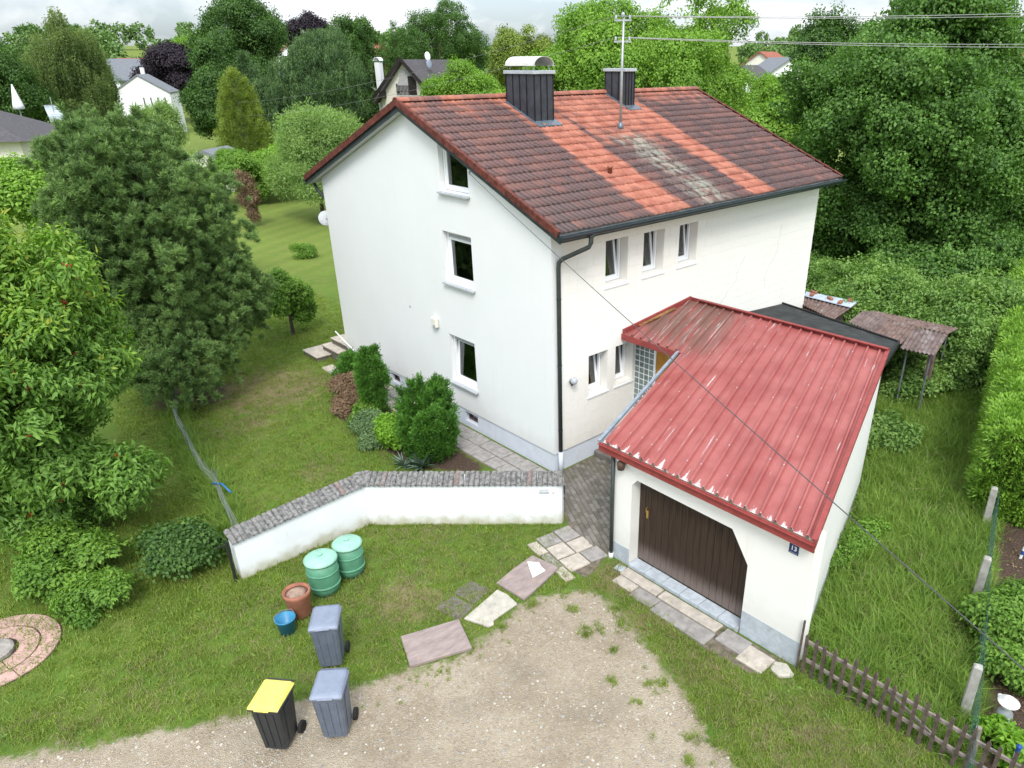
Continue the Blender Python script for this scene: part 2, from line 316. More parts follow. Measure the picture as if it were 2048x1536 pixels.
gc = b.mix(b.ramp(b.noise(p, 0.9, 6, 0.65), 0.3, 0.7), (0.345, 0.28, 0.20), (0.455, 0.385, 0.29))
sepc = b.n('ShaderNodeSeparateColor'); b.l(vo.outputs['Color'], sepc.inputs[0])
gc = b.mix(b.math('MULTIPLY', b.ramp(sepc.outputs[0], 0.6, 1.0), 0.40), gc, (0.52, 0.47, 0.40))
gc = b.mix(b.math('MULTIPLY', b.ramp(sepc.outputs[1], 0.72, 1.0), 0.35), gc, (0.19, 0.15, 0.115))
gc = b.mix(b.math('MULTIPLY', b.ramp(b.noise(p, 0.55, 5, 0.7), 0.5, 0.72), 0.55), gc, (0.235, 0.20, 0.15))
gc = b.mix(b.math('MULTIPLY', b.ramp(n3, 0.5, 0.8), 0.35), gc, (0.26, 0.22, 0.17))
gm = b.ramp(b.math('ADD', gv, b.math('MULTIPLY', b.math('SUBTRACT', b.noise(p, 2.2, 6, 0.7), 0.5), 1.1)), 0.38, 0.62)
k = b.mix(gm, g, gc); b.col(k); b.set(0.95, 0, 0.15)
hgt = b.math('ADD', b.math('MULTIPLY', vo2.outputs['Distance'], gm), b.noise(p, 35, 5, 0.7)); b.bump(hgt, 0.8, 0.03)

def leafmat(name, dark, light, young=None, trans=0.35, rough=0.55, clump=0.9):
    """leaf material: colour varies by leaf (attribute 'v'), by spray and by clump; light passes through"""
    b = NB(name); oi = b.n('ShaderNodeObjectInfo'); v = b.attr('v')[2]
    f = b.math('ADD', b.math('MULTIPLY', v, 0.45), b.math('MULTIPLY', oi.outputs['Random'], 0.35))
    f = b.math('ADD', f, b.math('MULTIPLY', b.noise(b.pos(), clump, 3, 0.6, 0.3, 0.7), 0.25))
    c = b.mix(f, dark, light)
    if young: c = b.mix(b.ramp(b.attr('y')[2], 0.35, 0.8), c, young)
    b.col(c); b.set(rough, 0, 0.35)
    t = b.n('ShaderNodeBsdfTranslucent'); b.l(b.mix(1.0, c, (1.15, 1.35, 0.5), 'MULTIPLY'), t.inputs[0])
    m = b.n('ShaderNodeMixShader', i_0=trans); b.l(b.b.outputs[0], m.inputs[1]); b.l(t.outputs[0], m.inputs[2]); b.l(m.outputs[0], b.o.inputs[0])
    return b.m
leafmat('leaf_linden', (0.022, 0.075, 0.014), (0.185, 0.345, 0.070))
leafmat('leaf_bright', (0.053, 0.154, 0.015), (0.308, 0.500, 0.067))
leafmat('leaf_cherry', (0.069, 0.161, 0.028), (0.241, 0.420, 0.075), (0.50, 0.42, 0.085))
leafmat('leaf_chyoung', (0.11, 0.24, 0.03), (0.30, 0.47, 0.07), (0.42, 0.45, 0.08))
leafmat('leaf_dark', (0.018, 0.063, 0.015), (0.133, 0.250, 0.052))
leafmat('leaf_cedar', (0.018, 0.059, 0.022), (0.140, 0.237, 0.076), trans=0.15)
leafmat('leaf_pine', (0.033, 0.087, 0.024), (0.252, 0.388, 0.109), trans=0.12)
leafmat('leaf_golden', (0.07, 0.12, 0.018), (0.31, 0.40, 0.06), trans=0.2)
leafmat('leaf_willow', (0.090, 0.196, 0.050), (0.420, 0.562, 0.190))
leafmat('leaf_birch', (0.053, 0.105, 0.031), (0.259, 0.338, 0.104))
leafmat('leaf_purple', (0.012, 0.008, 0.014), (0.045, 0.03, 0.045), trans=0.15)
leafmat('leaf_yew', (0.015, 0.063, 0.011), (0.119, 0.294, 0.033), trans=0.15)
leafmat('leaf_thuja', (0.07, 0.17, 0.018), (0.29, 0.50, 0.06), trans=0.2)
leafmat('leaf_bush', (0.045, 0.133, 0.018), (0.252, 0.425, 0.062))
leafmat('leaf_lime', (0.112, 0.276, 0.020), (0.299, 0.504, 0.050))
leafmat('leaf_rust', (0.109, 0.070, 0.039), (0.310, 0.202, 0.124), trans=0.15)
leafmat('leaf_blue', (0.05, 0.10, 0.04), (0.20, 0.31, 0.12), trans=0.15)
leafmat('leaf_yucca', (0.054, 0.101, 0.070), (0.248, 0.341, 0.248), trans=0.1)
leafmat('leaf_bramble', (0.042, 0.126, 0.020), (0.294, 0.450, 0.114))
leafmat('blade_lawn', (0.115, 0.172, 0.024), (0.285, 0.370, 0.060), trans=0.3)
leafmat('blade_tall', (0.075, 0.155, 0.018), (0.27, 0.40, 0.07), trans=0.3)
leafmat('blade_straw', (0.16, 0.14, 0.06), (0.34, 0.29, 0.15), trans=0.2)
leafmat('far_leaf', (0.069, 0.153, 0.043), (0.195, 0.310, 0.088), trans=0.15)

# ---------------------------------------------------------------- helpers
def put(o, parent=None):
    COL.objects.link(o)
    if parent is not None: o.parent = parent
    return o
def tag(o, label=None, cat=None, group=None, kind=None):
    for k, v in (('label', label), ('category', cat), ('group', group), ('kind', kind)):
        if v: o[k] = v
    return o
def thing(name, label, cat, loc=(0,0,0), rz=0, group=None):
    o = bpy.data.objects.new(name, None); o.empty_display_size = 0.2; COL.objects.link(o)
    o.location = loc; o.rotation_euler = (0, 0, rz); return tag(o, label, cat, group)
class MB:
    def __init__(s): s.v = []; s.f = []
    def add(s, vs, fs):
        k = len(s.v); s.v += [tuple(v) for v in vs]; s.f += [tuple(i+k for i in f) for f in fs]; return s
    def box(s, a, b):
        (x0,y0,z0),(x1,y1,z1) = a, b
        return s.add([(x0,y0,z0),(x1,y0,z0),(x1,y1,z0),(x0,y1,z0),(x0,y0,z1),(x1,y0,z1),(x1,y1,z1),(x0,y1,z1)],
                     [(0,3,2,1),(4,5,6,7),(0,1,5,4),(1,2,6,5),(2,3,7,6),(3,0,4,7)])
    def bar(s, p, q, w, h=None, up=(0,0,1)):
        h = h or w; p, q = Vector(p), Vector(q); d = (q-p).normalized(); r = d.cross(Vector(up))
        if r.length < 1e-4: r = d.cross(Vector((1,0,0)))
        r.normalize(); u = r.cross(d); vs = []
        for c in (p, q):
            for a, e in ((-1,-1),(1,-1),(1,1),(-1,1)): vs.append(c + r*a*w/2 + u*e*h/2)
        return s.add(vs, [(0,1,2,3),(7,6,5,4),(0,4,5,1),(1,5,6,2),(2,6,7,3),(3,7,4,0)])
    def tube(s, pts, r, n=8, caps=True):
        pts = [Vector(p) for p in pts]; rs = r if isinstance(r, (list, tuple)) else [r]*len(pts); k = len(s.v); prev = None
        for i, p in enumerate(pts):
            d = (pts[min(i+1, len(pts)-1)] - pts[max(i-1, 0)]).normalized()
            a = prev if prev is not None and abs(prev.dot(d)) < 0.95 else (Vector((0,0,1)) if abs(d.z) < 0.9 else Vector((1,0,0)))
            x = d.cross(a).normalized(); y = x.cross(d); prev = y
            for j in range(n):
                t = 2*math.pi*j/n; s.v.append(tuple(p + (x*math.cos(t) + y*math.sin(t))*rs[i]))
        for i in range(len(pts)-1):
            for j in range(n):
                s.f.append((k+i*n+j, k+i*n+(j+1)%n, k+(i+1)*n+(j+1)%n, k+(i+1)*n+j))
        if caps: s.f.append(tuple(k+j for j in range(n))[::-1]); e = k+(len(pts)-1)*n; s.f.append(tuple(e+j for j in range(n)))
        return s
    def lathe(s, prof, n=20, c=(0,0,0)):
        k = len(s.v)
        for r, z in prof:
            for j in range(n): t = 2*math.pi*j/n; s.v.append((c[0]+r*math.cos(t), c[1]+r*math.sin(t), c[2]+z))
        for i in range(len(prof)-1):
            for j in range(n): s.f.append((k+i*n+j, k+i*n+(j+1)%n, k+(i+1)*n+(j+1)%n, k+(i+1)*n+j))
        s.f.append(tuple(k+j for j in range(n))[::-1]); e = k+(len(prof)-1)*n; s.f.append(tuple(e+j for j in range(n)))
        return s
    def prism(s, poly, fn0, fn1):
        """poly of 2d points; fn0 / fn1 turn one into the two 3d faces"""
        n = len(poly); tri = tessellate_polygon([[Vector((a, b, 0)) for a, b in poly]])
        vs = [fn0(*q) for q in poly] + [fn1(*q) for q in poly]
        fs = [tuple(t) for t in tri] + [tuple(i+n for i in t[::-1]) for t in tri] + [(i, (i+1) % n, (i+1) % n + n, i+n) for i in range(n)]
        return s.add(vs, fs)
    def slab(s, poly, z0, z1): return s.prism(poly, lambda a, b: (a, b, z0), lambda a, b: (a, b, z1))
    def mesh(s, name, mat, smooth=False, recalc=True, bevel=0):
        me = bpy.data.meshes.new(name); me.from_pydata(s.v, [], s.f)
        if recalc or bevel:
            bm = bmesh.new(); bm.from_mesh(me)
            bmesh.ops.recalc_face_normals(bm, faces=bm.faces)
            if bevel:
                es = [e for e in bm.edges if len(e.link_faces) == 2 and e.calc_face_angle(0) > 0.5]
                bmesh.ops.bevel(bm, geom=es, offset=bevel, segments=1, affect='EDGES', clamp_overlap=True)
            bm.to_mesh(me); bm.free()
        if smooth: me.polygons.foreach_set('use_smooth', [True]*len(me.polygons))
        me.materials.append(MATS[mat]); return me
    def build(s, name, mat, parent=None, **k): return put(bpy.data.objects.new(name, s.mesh(name, mat, **k)), parent)
def inst(name, me, loc=(0,0,0), rot=(0,0,0), parent=None, scale=(1,1,1)):
    o = bpy.data.objects.new(name, me); o.location = loc; o.rotation_euler = rot; o.scale = scale; return put(o, parent)
def npmesh(name, v, f, mat, attrs=None):
    """fast mesh from numpy arrays; f is (n,3) or (n,4)"""
    me = bpy.data.meshes.new(name); k = f.shape[1]
    me.vertices.add(len(v)); me.vertices.foreach_set('co', v.astype(np.float32).ravel())
    me.loops.add(f.size); me.loops.foreach_set('vertex_index', f.astype(np.int32).ravel())
    me.polygons.add(len(f)); me.polygons.foreach_set('loop_start', np.arange(0, f.size, k, dtype=np.int32))
    for n_, a in (attrs or {}).items():
        at = me.attributes.new(n_, 'FLOAT', 'POINT'); at.data.foreach_set('value', a.astype(np.float32))
    me.update(calc_edges=True); me.validate()
    if mat: me.materials.append(MATS[mat])
    return me

# --- leaves and scattering
def leaves(name, mat, pos, dirs, nrm, ln, wd, v=None, y=None, fold=0.25, curl=0.15):
    """one folded leaf (4 corners and a midrib point pair) for every row"""
    n = len(pos); d = dirs/np.linalg.norm(dirs, axis=1, keepdims=True)
    s = np.cross(d, nrm); s /= np.linalg.norm(s, axis=1, keepdims=True)+1e-9; u = np.cross(s, d)
    L = ln[:, None]; Wd = wd[:, None]
    a = pos; t = pos + d*L - u*L*curl; m = pos + d*L*0.45
    l = m - s*Wd/2 + u*Wd*fold; r = m + s*Wd/2 + u*Wd*fold
    V = np.stack([a, r, t, l], 1).reshape(-1, 3); k = np.arange(n)[:, None]*4
    F = np.concatenate([k+np.array([[0, 1, 2]]), k+np.array([[0, 2, 3]])])
    v = RNG.random(n) if v is None else v; y = np.zeros(n) if y is None else y
    return npmesh(name, V, F, mat, {'v': np.repeat(v, 4), 'y': np.repeat(y, 4)})
def unit(n):
    a = RNG.normal(size=(n, 3)); return a/np.linalg.norm(a, axis=1, keepdims=True)
def proto(me):
    return bpy.data.objects.new(me.name, me)       # never linked: only instanced
def spray(mat, n, r, ll, lw, droop=0.4, flat=0.55, upn=1.0, young=False, k=3):
    out = []
    for i in range(k):
        p = unit(n)*(RNG.random((n, 1))**0.5)*r; p[:, 2] *= flat
        d = p/r + unit(n)*0.5; d[:, 2] -= droop
        nr = unit(n)*0.6 + np.array([0, 0, upn]) + p/r*0.5
        ln = ll*RNG.uniform(0.7, 1.2, n); wd = lw*RNG.uniform(0.75, 1.15, n)
        y = np.clip(p[:, 2]/(r*flat)*0.8 + RNG.uniform(-0.4, 0.3, n), 0, 1) if young else None
        out.append(proto(leaves('spray', mat, p, d, nr, ln, wd, y=y)))
    return out
def needle_tuft(mat, n, ln, wd, k=3, spread=0.9):
    out = []
    for i in range(k):
        d = unit(n); d[:, 2] = np.abs(d[:, 2])*0.9 + 0.1; d[:, :2] *= spread
        p = RNG.normal(0, .012, (n, 3)); p[:, 2] = RNG.random(n)*ln*1.0
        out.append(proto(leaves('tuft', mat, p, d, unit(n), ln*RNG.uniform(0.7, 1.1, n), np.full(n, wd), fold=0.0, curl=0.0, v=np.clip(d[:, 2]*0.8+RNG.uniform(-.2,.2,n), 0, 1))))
    return out
def fan(mat, n, r, ll, lw, k=3, droop=0.2):
    """flat conifer or thuja spray lying in its own plane, tips outwards (local +Z)"""
    out = []
    for i in range(k):
        a = RNG.normal(0, 0.5, n); t = RNG.random(n)*r
        p = np.stack([np.sin(a)*t, RNG.normal(0, 0.12*r, n), np.cos(a)*t*1.0], 1)
        d = np.stack([np.sin(a*1.5), RNG.normal(0, 0.35, n), np.cos(a)], 1); d[:, 2] -= droop
        out.append(proto(leaves('fan', mat, p, d, np.tile([0, 1.0, 0.2], (n, 1))+unit(n)*0.4, ll*RNG.uniform(.7, 1.2, n), lw*RNG.uniform(.7, 1.2, n), v=np.clip(t/r*0.8+RNG.uniform(-.2,.3,n), 0, 1), fold=0.1)))
    return out
def hang(mat, n, length, ll, lw, k=3):
    """a bundle of hanging twigs (birch, weeping conifer)"""
    out = []
    for i in range(k):
        s = RNG.integers(0, 6, n); base = RNG.normal(0, 0.16, (6, 2)); t = RNG.random(n)
        p = np.stack([base[s, 0]*(1+t*0.6), base[s, 1]*(1+t*0.6), -t*length*RNG.uniform(.5, 1, 6)[s]], 1) + RNG.normal(0, 0.04, (n, 3))
        d = unit(n)*0.7 + np.array([0, 0, -1.0])
        out.append(proto(leaves('strand', mat, p, d, unit(n)+np.array([0,0,.5]), ll*RNG.uniform(.7,1.2,n), lw*RNG.uniform(.7,1.2,n), v=np.clip(1-t+RNG.uniform(-.3,.2,n), 0, 1))))
    return out
def blades(mat, n, h, w, spread, lean=0.5, k=3, heads=False):
    out = []
    for i in range(k):
        p = np.zeros((n, 3)); p[:, :2] = RNG.normal(0, spread, (n, 2)); hh = h*RNG.uniform(0.5, 1.15, n)
        a = RNG.random(n)*6.283; le = RNG.random(n)*lean
        d = np.stack([np.cos(a)*le, np.sin(a)*le, np.ones(n)], 1); sd = np.stack([-np.sin(a), np.cos(a), np.zeros(n)], 1)
        W_ = w*RNG.uniform(.6, 1.2, n)[:, None]; m = p + d*hh[:, None]*0.55; t = p + d*hh[:, None] + np.stack([np.cos(a), np.sin(a), -0.4*np.ones(n)], 1)*(hh*le*0.5)[:, None]
        V = np.stack([p-sd*W_/2, p+sd*W_/2, m+sd*W_*0.4, m-sd*W_*0.4, t], 1).reshape(-1, 3); kk = np.arange(n)[:, None]*5
        F = np.concatenate([kk+np.array([[0,1,2]]), kk+np.array([[0,2,3]]), kk+np.array([[3,2,4]])])
        out.append(proto(npmesh('blades', V, F, mat, {'v': np.repeat(RNG.random(n), 5), 'y': np.zeros(n*5)})))
    return out
def eul(nrm, spin):
    n = nrm/np.linalg.norm(nrm, axis=1, keepdims=True)
    th = np.arccos(np.clip(n[:, 2], -1, 1)); ph = np.arctan2(n[:, 1], n[:, 0])
    c1, s1, c2, s2, c3, s3 = np.cos(ph), np.sin(ph), np.cos(th), np.sin(th), np.cos(spin), np.sin(spin)
    r00 = c1*c2*c3 - s1*s3; r10 = s1*c2*c3 + c1*s3; r20 = -s2*c3; r21 = s2*s3; r22 = c2
    return np.stack([np.arctan2(r21, r22), -np.arcsin(np.clip(r20, -1, 1)), np.arctan2(r10, r00)], 1)
GROUPS = {}
def scatter(name, pts, nrm, scl, protos, parent=None, spin=None):
    n = len(pts); sp = RNG.random(n)*6.283 if spin is None else spin
    me = bpy.data.meshes.new(name); me.vertices.add(n); me.vertices.foreach_set('co', pts.astype(np.float32).ravel())
    a = me.attributes.new('rot', 'FLOAT_VECTOR', 'POINT'); a.data.foreach_set('vector', eul(nrm, sp).astype(np.float32).ravel())
    a = me.attributes.new('scl', 'FLOAT', 'POINT'); a.data.foreach_set('value', np.broadcast_to(scl, n).astype(np.float32))
    a = me.attributes.new('idx', 'INT', 'POINT'); a.data.foreach_set('value', RNG.integers(0, len(protos), n).astype(np.int32))
    o = put(bpy.data.objects.new(name, me), parent); o['kind'] = 'stuff'
    key = tuple(p.name for p in protos)
    if key not in GROUPS:
        g = bpy.data.node_groups.new('scatter', 'GeometryNodeTree'); GROUPS[key] = g
        g.interface.new_socket('Geometry', in_out='INPUT', socket_type='NodeSocketGeometry'); g.interface.new_socket('Geometry', in_out='OUTPUT', socket_type='NodeSocketGeometry')
        gi, go = g.nodes.new('NodeGroupInput'), g.nodes.new('NodeGroupOutput')
        ip = g.nodes.new('GeometryNodeInstanceOnPoints'); ip.inputs['Pick Instance'].default_value = True
        jn = g.nodes.new('GeometryNodeJoinGeometry')
        for p in protos[::-1]:
            oi = g.nodes.new('GeometryNodeObjectInfo'); oi.inputs['Object'].default_value = p; oi.inputs['As Instance'].default_value = True
            g.links.new(oi.outputs['Geometry'], jn.inputs[0])
        def na(nm, t):
            x = g.nodes.new('GeometryNodeInputNamedAttribute'); x.data_type = t; x.inputs[0].default_value = nm; return x.outputs[0]
        er = g.nodes.new('FunctionNodeEulerToRotation')
        g.links.new(na('rot', 'FLOAT_VECTOR'), er.inputs[0]); g.links.new(er.outputs[0], ip.inputs['Rotation'])
        g.links.new(na('scl', 'FLOAT'), ip.inputs['Scale']); g.links.new(na('idx', 'INT'), ip.inputs['Instance Index'])
        g.links.new(gi.outputs[0], ip.inputs['Points']); g.links.new(jn.outputs[0], ip.inputs['Instance']); g.links.new(ip.outputs[0], go.inputs[0])
    md = o.modifiers.new('scatter', 'NODES'); md.node_group = GROUPS[key]
    return o
# ================================================================ the setting: ground
def sdpoly(P, poly):
    """signed distance, positive inside"""
    poly = np.array(poly, float); d = np.full(len(P), 1e9); ins = np.zeros(len(P), bool)
    for a, b_ in zip(poly, np.roll(poly, -1, 0)):
        e = b_-a; w = P-a; t = np.clip((w@e)/(e@e+1e-9), 0, 1); d = np.minimum(d, np.linalg.norm(w-t[:, None]*e, axis=1))
        c = ((a[1] > P[:, 1]) != (b_[1] > P[:, 1])) & (P[:, 0] < (b_[0]-a[0])*(P[:, 1]-a[1])/(b_[1]-a[1]+1e-12)+a[0]); ins ^= c
    return np.where(ins, d, -d)
GRAVEL = [(-60,30),(-11.8,-0.3),(-10.3,-1.2),(-8.6,-2.2),(-7.2,-2.75),(-6.4,-3.1),(-5.2,-3.5),(-4.4,-3.35),(-3.5,-3.2),(-2.7,-3.6),(-2.45,-4.3),(-2.8,-5.3),(-3.1,-6.3),(-3.5,-7.2),(-3.9,-8.2),(-4.2,-12),(-60,-60)]
BED = [(-0.95,9.2),(-1.6,8.3),(-2.3,7.1),(-2.5,5.1),(-2.4,3.8),(-2.5,3.0),(-1.6,1.7),(-1.05,1.2),(-1.0,5.0)]
RSOIL = [(-3,-11.2),(8,-7.85),(9.5,-9.0),(9,-14),(-3,-17)]
WORN = [(-2.9,10.2,2.0,1.0),(-4.3,8.2,1.2,.6),(-5.6,2.6,1.0,.7),(-4.2,4.3,.8,.55),(4.2,-7.2,.8,.55),(0.6,-8.9,.9,.35),(6.6,-7.1,.9,.45),(-5.3,-1.5,.9,.8),(-1.9,-3.9,.6,.9),(-2.3,-5.2,.8,.7),(-2.6,-6.6,.9,.55),(-2.7,-8.6,1.2,.6),(-3.4,0.6,1.0,.7),(6.5,27,3,.35),(-8.5,6.5,2,.6),(2.2,-8.2,.6,.4),(1,14,2,.3)]
def masks(P):
    g = np.clip(sdpoly(P, GRAVEL)/0.9+0.5, 0, 1)
    s = np.clip(np.maximum(sdpoly(P, BED), sdpoly(P, RSOIL))/0.6+0.5, 0, 1)
    s = np.maximum(s, np.clip(1.1-np.linalg.norm(P-np.array([-4.9, 11.3]), axis=1)/2.0, 0, 1)*0.8)
    w = np.zeros(len(P))
    for x, y, r, k in WORN: w = np.maximum(w, k*np.exp(-((P[:, 0]-x)**2+(P[:, 1]-y)**2)/(r*r)))
    return g, s, w
def axis(lo, a, b, hi, st):
    m = np.arange(a, b+1e-6, st); k = np.geomspace(1, 1+max(hi-b, 1), 34)-1; l = np.geomspace(1, 1+max(a-lo, 1), 34)-1
    return np.concatenate([(a-l[::-1])[:-1], m, (b+k)[1:]])
xs = axis(-700, -14, 16, 900, 0.25); ys = axis(-700, -14, 16, 900, 0.25)
GX, GY = np.meshgrid(xs, ys, indexing='ij'); P2 = np.stack([GX.ravel(), GY.ravel()], 1)
def hill(x, y):
    d = np.hypot(x+10, y+12); t = np.clip((d-130)/330, 0, 1); return t*t*(3-2*t)*17
Vg = np.stack([P2[:, 0], P2[:, 1], hill(P2[:, 0], P2[:, 1])], 1)
i, j = np.meshgrid(np.arange(len(xs)-1), np.arange(len(ys)-1), indexing='ij'); i = i.ravel(); j = j.ravel(); ny = len(ys)
Fg = np.stack([i*ny+j, (i+1)*ny+j, (i+1)*ny+j+1, i*ny+j+1], 1)
g_, s_, w_ = masks(P2)
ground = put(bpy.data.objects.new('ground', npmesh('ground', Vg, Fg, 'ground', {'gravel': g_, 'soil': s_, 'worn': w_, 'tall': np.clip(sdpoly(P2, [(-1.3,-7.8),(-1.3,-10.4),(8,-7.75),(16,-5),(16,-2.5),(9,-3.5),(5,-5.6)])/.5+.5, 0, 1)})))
tag(ground, 'lawn, bare soil and pale gravel yard round the white house', kind='structure')

# ================================================================ the white house
L, WD, HE, YR = 11.32, 10.54, 5.9, 5.29
ZR, ZE, OE, OG = 8.41, 6.07, 0.55, 0.25
TP = (ZR-ZE)/(YR+OE); PITCH = math.atan(TP)
def roofz(y): return ZR - abs(y-YR)*TP
H = thing('house', 'white rendered two storey house with weathered red tiled roof', 'house')
gab = lambda u, v, w: (-w, u, v)                     # gable wall, outward -X
lon = lambda u, v, w: (u, -w, v)                     # long wall, outward -Y
def wall_holes(name, mat, parent, fn, outer, holes, t, t0=0.0):
    polys = [outer]+holes; flat = [q for p_ in polys for q in p_]; n = len(flat)
    tri = tessellate_polygon([[Vector((a, b_, 0)) for a, b_ in p_] for p_ in polys])
    m = MB(); m.v = [fn(a, b_, -t0) for a, b_ in flat]+[fn(a, b_, -t0-t) for a, b_ in flat]
    m.f = [tuple(t_) for t_ in tri]+[tuple(k+n for k in t_[::-1]) for t_ in tri]; k = 0
    for p_ in polys:
        c = len(p_); m.f += [(k+q, k+(q+1) % c, k+(q+1) % c+n, k+q+n) for q in range(c)]; k += c
    return m.build(name, mat, parent)
def inset(poly, d):
    n = len(poly); ar = sum(poly[i][0]*poly[(i+1) % n][1]-poly[(i+1) % n][0]*poly[i][1] for i in range(n)); sg = 1 if ar > 0 else -1; out = []
    for i in range(n):
        a, b_, c = Vector(poly[i-1]), Vector(poly[i]), Vector(poly[(i+1) % n])
        e1 = (b_-a).normalized(); e2 = (c-b_).normalized(); n1 = Vector((-e1.y, e1.x))*sg; n2 = Vector((-e2.y, e2.x))*sg
        h = (n1+n2); h /= (1+n1.dot(n2)); out.append(tuple(b_+h*d))
    return out
def ring(poly, d, fn, w0, w1):
    q = inset(poly, d); n = len(poly); m = MB(); m.v = [fn(*a, w1) for a in poly]+[fn(*a, w1) for a in q]+[fn(*a, w0) for a in poly]+[fn(*a, w0) for a in q]
    for i in range(n):
        j = (i+1) % n; m.f += [(i, j, n+j, n+i), (2*n+j, 2*n+i, 3*n+i, 3*n+j), (j, i, 2*n+i, 2*n+j), (n+i, n+j, 3*n+j, 3*n+i)]
    return m
def window(parent, fn, poly, recess=0.16, tilt=0.0, sill=True, sillout=0.10, shutter=False, curtain=False, mat='sill'):
    us = [a for a, _ in poly]; vs_ = [b_ for _, b_ in poly]; u0, u1, v0, v1 = min(us), max(us), min(vs_), max(vs_)
    P_ = inset(poly, 0.012)
    w = ring(P_, 0.06, fn, -recess-0.07, -recess).build('window', 'pvc', parent, bevel=0.004)
    q = inset(poly, 0.062)
    def tf(u, v, ww): return fn(u, v, ww-(v-v0)*math.tan(tilt))
    if shutter:
        q = [(a, min(b_, v1-0.17)) for a, b_ in q]
        m = MB()
        for i in range(4): m.prism([(u0+.06, v1-.16+i*.035), (u1-.06, v1-.16+i*.035), (u1-.06, v1-.13+i*.035), (u0+.06, v1-.13+i*.035)], lambda a, b_: fn(a, b_, -recess-.05), lambda a, b_: fn(a, b_, -recess-.012))
        m.build('shutter', 'sill', w)
    ring(q, 0.065, tf, -recess-0.085, -recess-0.022).build('sash', 'pvc', w, bevel=0.004)
    g = inset(q, 0.06)
    MB().prism(g, lambda a, b_: tf(a, b_, -recess-0.06), lambda a, b_: tf(a, b_, -recess-0.045)).build('pane', 'glass', w)
    m = MB(); d = -recess-0.75                       # the dark room behind
    c = inset(poly, -.10) if len(set(vs_)) > 2 else [(u0-.15, v0-.1), (u1+.15, v0-.1), (u1+.15, v1+.1), (u0-.15, v1+.1)]
    if len(set(vs_)) > 2: d = -recess-.35; c = inset(poly, -.02)
    m.add([fn(*a, d) for a in c]+[fn(*a, -recess-.26) for a in c], [(0,1,2,3),(0,1,5,4),(1,2,6,5),(2,3,7,6),(3,0,4,7)]); m.build('room', 'interior', w)
    if curtain:
        m = MB(); n_ = 9
        for i in range(n_):
            a, b_ = u1-.10-i*.03, u1-.10-(i+1)*.03; e = -recess-.14-(i % 2)*.03; e2 = -recess-.14-((i+1) % 2)*.03
            m.add([fn(a, v0+.1, e), fn(b_, v0+.1, e2), fn(b_, v1-.1, e2), fn(a, v1-.1, e)], [(0,1,2,3)])
        m.build('curtain', 'curtain', w)
    if sill:
        m = MB(); e = 0.05
        m.add([fn(u0-e, v0-.035, sillout), fn(u1+e, v0-.035, sillout), fn(u1+e, v0-.0, -recess), fn(u0-e, v0-.0, -recess), fn(u0-e, v0-.075, sillout), fn(u1+e, v0-.075, sillout), fn(u1+e, v0-.03, -recess), fn(u0-e, v0-.03, -recess)],
              [(0,1,2,3),(7,6,5,4),(0,4,5,1),(1,5,6,2),(2,6,7,3),(3,7,4,0)])
        m.build('window_sill', mat, w)
    return w
R4 = lambda a, b_, c, d: [(a, c), (b_, c), (b_, d), (a, d)]
# -- gable wall
UNDER = 0.20
gh = lambda y: roofz(y)-UNDER
gable_outer = [(0, .55), (WD, .55), (WD, gh(WD)), (YR, gh(YR)), (0, gh(0))]
w_att = [(2.90, 6.44), (4.06, 6.44), (4.06, gh(4.06)-.18), (2.90, gh(2.90)-.13)]
w_mid, w_low = R4(2.93, 4.15, 4.14, 5.44), R4(3.08, 4.23, 1.30, 2.65)
c_win = [R4(3.20, 3.80, 0.16, .46), R4(7.25, 7.80, 0.16, .46)]
wall_holes('gable_wall', 'plaster_gable', H, gab, gable_outer, [w_att, w_mid, w_low], 0.30)
window(H, gab, w_att, 0.13); window(H, gab, w_mid, 0.13, shutter=True); window(H, gab, w_low, 0.13, tilt=0.07, shutter=True, curtain=True)
pl = wall_holes('plinth', 'plinth', H, gab, [(0.03, -.1), (WD, -.1), (WD, .55), (0.03, .55)], c_win, 0.26, 0.03)
for c in c_win:
    w = ring(inset(c, .005), .05, gab, -.22, -.16).build('cellar_window', 'rust', H)
    MB().prism(inset(c, .05), lambda a, b_: gab(a, b_, -.21), lambda a, b_: gab(a, b_, -.20)).build('pane', 'glass', w)
# -- long wall with its facing panels
longs = [R4(1.71, 2.48, 4.48, 5.55), R4(3.05, 3.83, 4.48, 5.54), R4(4.43, 5.19, 4.49, 5.53), R4(1.17, 1.84, 1.78, 2.84), R4(2.13, 2.78, 1.78, 2.84)]
wall_holes('long_wall', 'plaster_long', H, lon, [(.30, .55), (L, .55), (L, gh(0)), (.30, gh(0))], longs, 0.30, 0.006)
for c in longs: window(H, lon, c, 0.24, tilt=0.13, sillout=0.025, mat='pvc')
MB().box((.295, .03, -.1), (L, .29, .548)).build('plinth', 'plinth', H)
def rect_minus(r, holes):
    rs = [r]
    for (h0, h1), (_, _), (k0, k1), _ in [(h[0], h[1], h[2], h[3]) for h in holes]:
        a0, a1, b0, b1 = h0, k0, h1, k1; out = []
        for x0, x1, z0, z1 in rs:
            if a1 <= x0 or a0 >= x1 or b1 <= z0 or b0 >= z1: out.append((x0, x1, z0, z1)); continue
            if a0 > x0: out.append((x0, a0, z0, z1))
            if a1 < x1: out.append((a1, x1, z0, z1))
            m0, m1 = max(x0, a0), min(x1, a1)
            if b0 > z0: out.append((m0, m1, z0, b0))
            if b1 < z1: out.append((m0, m1, b1, z1))
        rs = out
    return rs
panels = []; row = 0; z = .55
